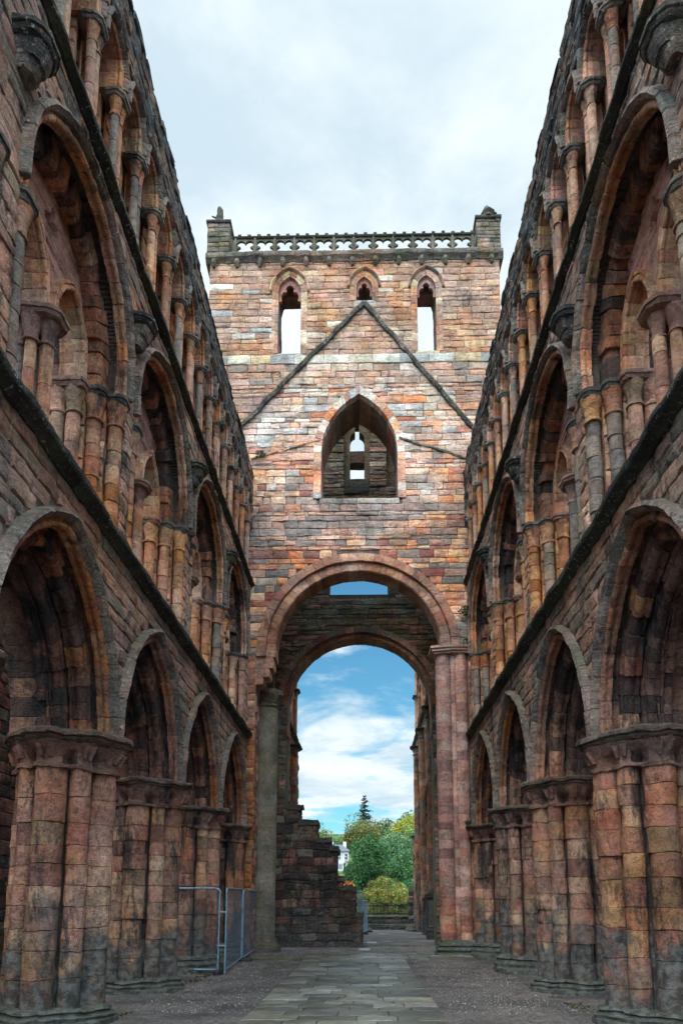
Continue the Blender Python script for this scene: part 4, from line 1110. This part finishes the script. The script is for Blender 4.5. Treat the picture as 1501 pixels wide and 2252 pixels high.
# ------------------------------------------------------------------ foliage
def leaf_mat(name):
    m, nt, b = mat_base(name); g = NG(nt)
    at = g.n('ShaderNodeAttribute'); at.attribute_name = 'st'
    g.link(g.mix(g.rng(g.noise(3, 3), .3, .7, 0, .35), at.outputs['Color'], (.02, .03, .012)), b.inputs['Base Color'])
    b.inputs['Roughness'].default_value = .6; b.inputs['Specular IOR Level'].default_value = .25
    tr = g.n('ShaderNodeBsdfTranslucent'); g.link(at.outputs['Color'], tr.inputs['Color'])
    mx = g.n('ShaderNodeMixShader'); mx.inputs[0].default_value = .25
    out = nt.nodes['Material Output']; g.link(b.outputs[0], mx.inputs[1]); g.link(tr.outputs[0], mx.inputs[2]); g.link(mx.outputs[0], out.inputs[0])
    return m
LM = leaf_mat('leaves'); BK = plain('bark', (.06, .045, .035), .9)
def leaf(mb, p, s, col, R_):
    a = Vector((R_.gauss(0, 1), R_.gauss(0, 1), R_.gauss(0, .7))).normalized(); b = a.cross(Vector((R_.gauss(0, 1), R_.gauss(0, 1), R_.gauss(0, 1)))).normalized()
    p = Vector(p); l = s*R_.uniform(.6, 1.2); w = l*R_.uniform(.45, .75)
    vs = [tuple(p-a*l*.5), tuple(p+b*w*.5), tuple(p+a*l*.5), tuple(p-b*w*.5)]
    mb.add(vs, [(0, 1, 2, 3)], col)
def tree(x, y, zt, w, zb, pal, label, n=3500, ls=.5, name='tree', cat='tree', group='trees on the far hillside', seed=1, flame=0):
    r = random.Random(seed); gz = ground_z(x, y); t = thing(name, (x, y, gz), label, cat, group)
    H = zt-zb; cz = (zt+zb)/2
    mb = MB(); mb.tube((x, y, gz-.3), (x, y, zb+H*.35), .035*H+.1, .02*H+.04, 8)
    for k in range(7):
        a = r.uniform(0, 2*PI); mb.tube((x, y, zb+H*r.uniform(.1, .4)), (x+math.cos(a)*w*.38, y+math.sin(a)*w*.38, zb+H*r.uniform(.45, .8)), .018*H+.02, .02, 5)
    mb.build('trunk', BK, t)
    cl = []
    for k in range(46):
        a = r.uniform(0, 2*PI); u = r.uniform(-1, 1); q = r.uniform(.35, .8)
        hx = math.sqrt(1-u*u); cl.append((x+math.cos(a)*hx*w*.5*q, y+math.sin(a)*hx*w*.5*q, cz+u*H*.5*q*1.02, r.uniform(.09, .24)*min(w, H*1.1), r.uniform(.65, 1.25)))
    mb = MB()
    for i in range(n):
        c = r.choice(cl); a = r.uniform(0, 2*PI); u = r.uniform(-.8, 1); hx = math.sqrt(1-u*u); q = c[3]*r.uniform(.75, 1.08)
        p = (c[0]+math.cos(a)*hx*q, c[1]+math.sin(a)*hx*q, c[2]+u*q*.8)
        col = r.choice(pal); k = c[4]*r.uniform(.7, 1.3); leaf(mb, p, ls, tuple(v*k for v in col), r)
    mb.build('crown', LM, t, smooth=False)
G1 = [lin(*c) for c in ((84, 125, 68), (68, 108, 68), (100, 141, 72), (76, 119, 84))]
G2 = [lin(*c) for c in ((125, 144, 81), (106, 131, 78), (152, 144, 72), (114, 119, 81), (163, 131, 70))]
G3 = [lin(*c) for c in ((176, 190, 81), (204, 199, 84), (146, 176, 78), (224, 190, 72))]
G4 = [lin(*c) for c in ((114, 150, 106), (131, 163, 112), (103, 136, 103))]
G5 = [lin(*c) for c in ((158, 160, 76), (128, 144, 70), (176, 150, 72), (142, 156, 84), (108, 130, 66), (182, 132, 70), (120, 140, 72))]
ORG = [lin(*c) for c in ((224, 110, 48), (206, 90, 40), (232, 134, 60))]
def conifer(x, y, zt, zb, w):
    r = random.Random(5); gz = ground_z(x, y); t = thing('conifer_tree', (x, y, gz), 'tall dark pointed conifer standing above the other trees on the skyline', 'tree', 'trees on the far hillside')
    mb = MB(); mb.tube((x, y, gz), (x, y, zt-.3), .28, .03, 8); mb.build('trunk', BK, t)
    mb = MB(); z = zb
    while z < zt:
        f = (zt-z)/(zt-zb); rad = w*.5*(f**.75)*r.uniform(.6, 1.15)+.12
        for k in range(int(5+6*f)):
            a = r.uniform(0, 2*PI); L = rad*r.uniform(.6, 1.05)
            for j in range(int(12+34*f)):
                q = r.uniform(.1, 1)*L; p = (x+math.cos(a)*q+r.gauss(0, .1), y+math.sin(a)*q+r.gauss(0, .1), z-q*.3+(q/L)**2*.35+r.gauss(0, .06))
                col = r.choice([lin(34, 52, 44), lin(26, 42, 38), lin(44, 62, 48)]); leaf(mb, p, .34, col, r)
        z += r.uniform(.28, .5)
    mb.build('crown', LM, t, smooth=False)
conifer(.18, 165, 26.6, 17.5, 7.6)
HZ = 'trees on the far hillside'
for a in ((-.9, 150, 19.9, 9.6, 11.5, G2, 'large rounded tree turning brown, directly below the pointed conifer', 8000, .42, 2),
    (4.2, 158, 20.9, 6.0, 12.5, G4+G2[:2], 'loose grey-green tree on the skyline between the conifer and the yellowing tree', 4500, .42, 3),
    (8.4, 140, 19.2, 8.6, 9.5, G3, 'yellowing tree on the skyline at the right edge of the arch view', 8000, .42, 4),
    (9.4, 152, 21.9, 4.5, 15.5, G4, 'dark flat-topped tree poking up behind the yellowing tree', 2500, .42, 14),
    (5.1, 125, 14.5, 8.6, 5.6, G4, 'soft grey-green willowy tree in the middle of the hillside', 9000, .38, 5),
    (9.0, 128, 16.4, 6.6, 7.4, G4+G3[:1], 'dull green tree below the yellowing one at the right edge', 6000, .38, 6),
    (0.55, 105, 12.2, 7.2, 2.5, G1, 'big deep green tree in the middle of the arch view beside the white house', 14000, .33, 7),
    (-1.5, 112, 9.0, 3.6, 3.6, G1+G4[:1], 'smaller green tree in front of the right side of the white house', 5000, .33, 8),
    (5.3, 100, 9.6, 7.2, .8, G1, 'deep green rounded tree right of centre behind the yellow-green bush', 12000, .32, 9),
    (7.4, 96, 8.0, 5.0, .4, G1, 'low dark green tree at the foot of the right hillside', 6000, .3, 10),
    (2.6, 110, 9.0, 7.5, 1.4, G1+G4[:1], 'dark green tree filling the dip behind the yellow-green bush', 9000, .33, 11),
    (-8.9, 150, 18.6, 5.0, 12.4, G2+G4, 'thin tree on the skyline left of the house, above the stepped wall', 2600, .36, 12),
    (-6.0, 172, 18.4, 8.5, 10.5, G4+G1[:1], 'low hedge-like tree on the skyline behind the house roof', 6000, .4, 13),
    (-10.5, 160, 16.8, 7.0, 7.0, G4, 'grey-green tree behind the left side of the house', 5000, .4, 15),
    (-7.6, 128, 12.2, 3.4, 5.0, G1, 'green garden tree at the left side of the white house', 4000, .32, 16),
    (13.5, 120, 15.5, 8.5, 4.0, G1, 'green tree standing behind the right choir wall', 5000, .45, 17),
    (-14, 135, 16.5, 9.5, 5.5, G1, 'broad green tree well left of the white house', 5000, .45, 18)):
    tree(*a[:9], 'tree', 'tree', HZ, a[9])
BZ = 'bushes behind the railings'
tree(1.6, 71, 5.2, 3.6, -.8, G5, 'tall yellow-green bush behind the iron railings, its peak at the left', 14000, .17, 'bush', 'bush', BZ, 20)
tree(3.3, 69.5, 4.1, 3.2, -.8, G5, 'lower yellow-green bush behind the right half of the railings', 11000, .17, 'bush', 'bush', BZ, 21)
tree(.2, 73, 3.9, 2.6, -.9, G5[:4]+G4[:1], 'greener low bush behind the left end of the railings', 8000, .17, 'bush', 'bush', BZ, 22)
tree(-1.75, 80, 4.6, 1.5, 2.0, ORG, 'small bright orange shrub beside the stepped rubble wall', 2200, .16, 'shrub', 'shrub', BZ, 23)
tree(-2.2, 79, 2.6, 3.6, -.9, G3[:2]+G1, 'low yellow-green bush hidden below the orange shrub', 5000, .18, 'bush', 'bush', BZ, 24)

# white house on the hillside
def house():
    hx, hy = -4.9, 140; t = thing('house', (hx, hy, 7.6), 'cream stone house with slate roof and white bay window on the far hillside', 'house')
    wm = plain('cream_masonry', lin(196, 186, 170), .85, 0, 5, .15); wt = plain('white_paint', lin(236, 238, 240), .5, 0, 5, .04); sl = plain('roof_slate', lin(96, 104, 116), .5, 0, 6, .2); gl = plain('window_glass', lin(52, 64, 76), .1, 0, 3, .2)
    m = MB(); m.box(-7.4, -2.9, 140, 146, 7.4, 12.1); m.build('wall', wm, t, smooth=False)
    m = MB(); m.add([(-7.7, 139.7, 12.05), (-2.6, 139.7, 12.05), (-2.6, 146.3, 12.05), (-7.7, 146.3, 12.05), (-6.2, 142.6, 13.5), (-4.2, 142.6, 13.5), (-7.7, 139.7, 11.95), (-2.6, 139.7, 11.95), (-2.6, 146.3, 11.95), (-7.7, 146.3, 11.95)],
        [(0, 1, 5, 4), (1, 2, 5), (2, 3, 4, 5), (3, 0, 4), (6, 9, 8, 7), (0, 6, 7, 1), (1, 7, 8, 2), (2, 8, 9, 3), (3, 9, 6, 0)], (1, 1, 1))
    rf = m.build('roof', sl, t, smooth=False)
    for x in (-6.3, -3.75):
        m = MB(); m.box(x-.28, x+.28, 142, 142.8, 12.8, 13.9); m.box(x-.33, x+.33, 141.95, 142.85, 13.9, 14.0); m.build('chimney', wt, rf, smooth=False)
    for x, z0, z1 in ((-4.7, 10.4, 11.6), (-6.7, 10.4, 11.6), (-3.4, 10.4, 11.6)):
        m = MB(); m.box(x-.36, x+.36, 139.9, 140.02, z0-.08, z1+.08); w = m.build('window', wt, t, smooth=False)
        m = MB(); m.box(x-.28, x-.02, 139.87, 139.92, z0, (z0+z1)/2-.03); m.box(x+.02, x+.28, 139.87, 139.92, z0, (z0+z1)/2-.03); m.box(x-.28, x-.02, 139.87, 139.92, (z0+z1)/2+.03, z1); m.box(x+.02, x+.28, 139.87, 139.92, (z0+z1)/2+.03, z1); m.build('pane', gl, w, smooth=False)
    m = MB(); m.box(-5.5, -3.9, 139, 140.05, 7.4, 9.95); m.box(-5.6, -3.8, 138.9, 140.05, 9.8, 10.0); bw = m.build('bay_window', wt, t, smooth=False)
    m = MB()
    for x in (-5.3, -4.95, -4.6, -4.25): m.box(x-.1, x+.14, 138.96, 139.01, 8.5, 9.6)
    m.build('pane', gl, bw, smooth=False)
house()

# weeds rooted in the masonry
def weed(x, y, z, s, label, seed, n=260):
    r = random.Random(seed); mb = MB()
    for i in range(n):
        q = r.random()**.6*s; a = r.uniform(0, 2*PI); p = (x+math.cos(a)*q*.7, y-abs(math.sin(a)*q*.5), z+r.uniform(-.6, .5)*s*(1-q/s*.4))
        leaf(mb, p, .09, r.choice([lin(60, 84, 44), lin(44, 64, 40), lin(84, 100, 56)]), r)
    tag(mb.build('wall_plant', LM, None, smooth=False), label, 'plant', 'plants rooted in the ruins')
weed(3.95, 26.0, 12.7, .55, 'leafy green weed tuft above the cap of the right-hand tower pier', 3, 420)
weed(3.9, 25.9, 11.5, .3, 'small weed tuft on the right tower pier cap, just under the larger one', 4, 150)
weed(3.72, 25.9, 4.75, .16, 'tiny fern on the cap of the last right arcade arch', 5, 70)
weed(-3.2, 31.0, 4.6, .3, 'moss clump on the step of the ruined rubble wall', 6, 120)
weed(-4.0, 26.0, 19.3, .3, 'small weed growing in the left corner between tower and nave wall', 7, 120)

r9 = random.Random(98); mb = MB()
for i in range(15000):
    x = r9.uniform(-4.2, 3.9); y = 13+20*r9.random()**1.2
    if -2.05 < x < 1.55 and y < 27 or (24.4 < y < 26.1 and x > 1.4): 
        if r9.random() > .04: continue
    z = ground_z(x, y)+(.03 if (-2.05 < x < 1.55 and y < 27) else 0); q = r9.uniform(.008, .024); a = r9.uniform(0, 3)
    v = [(x+q*math.cos(a+t)*r9.uniform(.7, 1.2), y+q*math.sin(a+t)*r9.uniform(.7, 1.2), z-.002) for t in (0, 1.57, 3.14, 4.7)]+[(x, y, z+q*r9.uniform(.6, 1.1))]
    k = r9.uniform(.5, 1.6); c = r9.choice([lin(110, 100, 94), lin(128, 110, 100), lin(92, 86, 84), lin(138, 128, 118)])
    mb.add(v, [(0, 1, 4), (1, 2, 4), (2, 3, 4), (3, 0, 4)], tuple(q_*k for q_ in c))
M['pebble'] = stone('loose_gravel', soot=0, lichen=0, moss=0, bump=.2)
struct(mb.build('loose_gravel', M['pebble'], None, smooth=False), 'stuff')
r9 = random.Random(99); mb = MB()
for i in range(2600):
    k = r9.random()
    sx = r9.choice((-1, 1)); x = (-4.0 if sx < 0 else 3.75)+sx*abs(r9.gauss(0, .16)); y = r9.uniform(9, 26)
    if noise.noise(Vector((y*.9, sx*3, 2))) < .1: continue
    z = ground_z(x, y)
    leaf(mb, (x, y, z+.02), .06, r9.choice([lin(70, 84, 40), lin(92, 98, 52), lin(58, 70, 36), lin(120, 96, 60)]), r9)
struct(mb.build('moss_and_litter', LM, None, smooth=False), 'stuff')
# ------------------------------------------------------------------ sky, sun, camera
SUN_EL, SUN_AZ = math.radians(48), math.radians(200)   # azimuth clockwise from +Y
w = bpy.data.worlds.new('World'); scn.world = w; w.use_nodes = True
nt = w.node_tree; g = NG(nt); bg = nt.nodes['Background']
sky = g.n('ShaderNodeTexSky'); sky.sky_type = 'NISHITA'; sky.sun_disc = False
sky.sun_elevation = SUN_EL; sky.sun_rotation = SUN_AZ; sky.air_density = 1.2; sky.dust_density = .6; sky.ozone_density = 2.0
tc = g.n('ShaderNodeTexCoord'); vec = tc.outputs['Generated']
sp = g.n('ShaderNodeSeparateXYZ'); g.link(vec, sp.inputs[0])
# project the view direction on a flat cloud deck so that clouds compress towards the horizon
zc = g.math('MAXIMUM', g.math('ADD', sp.outputs[2], .12), .02)
cb = g.n('ShaderNodeCombineXYZ'); g.link(g.math('DIVIDE', sp.outputs[0], zc), cb.inputs[0]); g.link(g.math('DIVIDE', sp.outputs[1], zc), cb.inputs[1])
def cn(scale, det, off, rough=.55, dist=.3, sx=1, sy=1):
    m = g.n('ShaderNodeMapping'); m.inputs['Location'].default_value = off; m.inputs['Scale'].default_value = (sx, sy, 1)
    g.link(cb.outputs[0], m.inputs[0]); x = g.n('ShaderNodeTexNoise'); x.inputs['Scale'].default_value = scale; x.inputs['Detail'].default_value = det; x.inputs['Roughness'].default_value = rough; x.inputs['Distortion'].default_value = dist
    g.link(m.outputs[0], x.inputs['Vector']); return x.outputs['Fac']
d = cn(1.6, 9, (3.1, 1.7, 0), .58, .4, 1.0, 1.0)
d2 = cn(.7, 4, (7.1, 2.2, 0), .5, .2)
dens = g.math('ADD', g.math('MULTIPLY', d, .65), g.math('MULTIPLY', d2, .35))
hi = g.math('ADD', g.math('ADD', g.rng(sp.outputs[2], .44, .54, 0, .32), g.rng(sp.outputs[2], .36, .405, 0, -.12)), g.rng(sp.outputs[2], .2, .36, .05, -.055))      # the deck thickens overhead
cover = g.rng(g.math('ADD', dens, hi), .455, .56, 0, 1)
shade = g.rng(cn(2.3, 7, (1.4, 8.7, 0), .6, .3), .35, .65, 0, 1)
cloud = g.mix(shade, (5.0, 6.2, 7.0), (7.6, 8.3, 8.6))
bright = g.rng(g.math('SUBTRACT', g.math('MULTIPLY', sp.outputs[2], 1.0), g.math('MULTIPLY', sp.outputs[1], .6)), .5, .9, 1.0, 4.5)
blue = g.mix(1.0, sky.outputs[0], (.5, 1.0, 1.08), 'MULTIPLY')
col = g.mix(cover, blue, cloud)
col = g.mix(1.0, col, bright, 'MULTIPLY')
g.link(col, bg.inputs['Color']); bg.inputs['Strength'].default_value = .1
sl = bpy.data.lights.new('sun', 'SUN'); sl.energy = .95; sl.angle = math.radians(14); sl.color = (1, .93, .83)
so = bpy.data.objects.new('sun', sl); COL.objects.link(so)
dv = Vector((math.sin(SUN_AZ)*math.cos(SUN_EL), math.cos(SUN_AZ)*math.cos(SUN_EL), math.sin(SUN_EL)))
so.rotation_euler = (-dv).to_track_quat('-Z', 'Y').to_euler(); so.location = (0, -20, 40)

cam = bpy.data.cameras.new('camera'); co = bpy.data.objects.new('camera', cam); COL.objects.link(co)
phi = math.radians(9.3); psi = math.atan(31/1600*math.cos(phi))
co.location = (0, 0, 1.85); co.rotation_euler = (PI/2+phi, 0, psi)
cam.sensor_fit = 'VERTICAL'; cam.sensor_height = 24; cam.lens = 1600/2252*24
cam.shift_y = (1728-1126)/2252; cam.shift_x = -(769-750.5)/2252
cam.clip_start = .1; cam.clip_end = 6000
scn.camera = co
scn.view_settings.view_transform = 'Standard'; scn.view_settings.look = 'None'
scn.view_settings.exposure = .4; scn.view_settings.gamma = 1
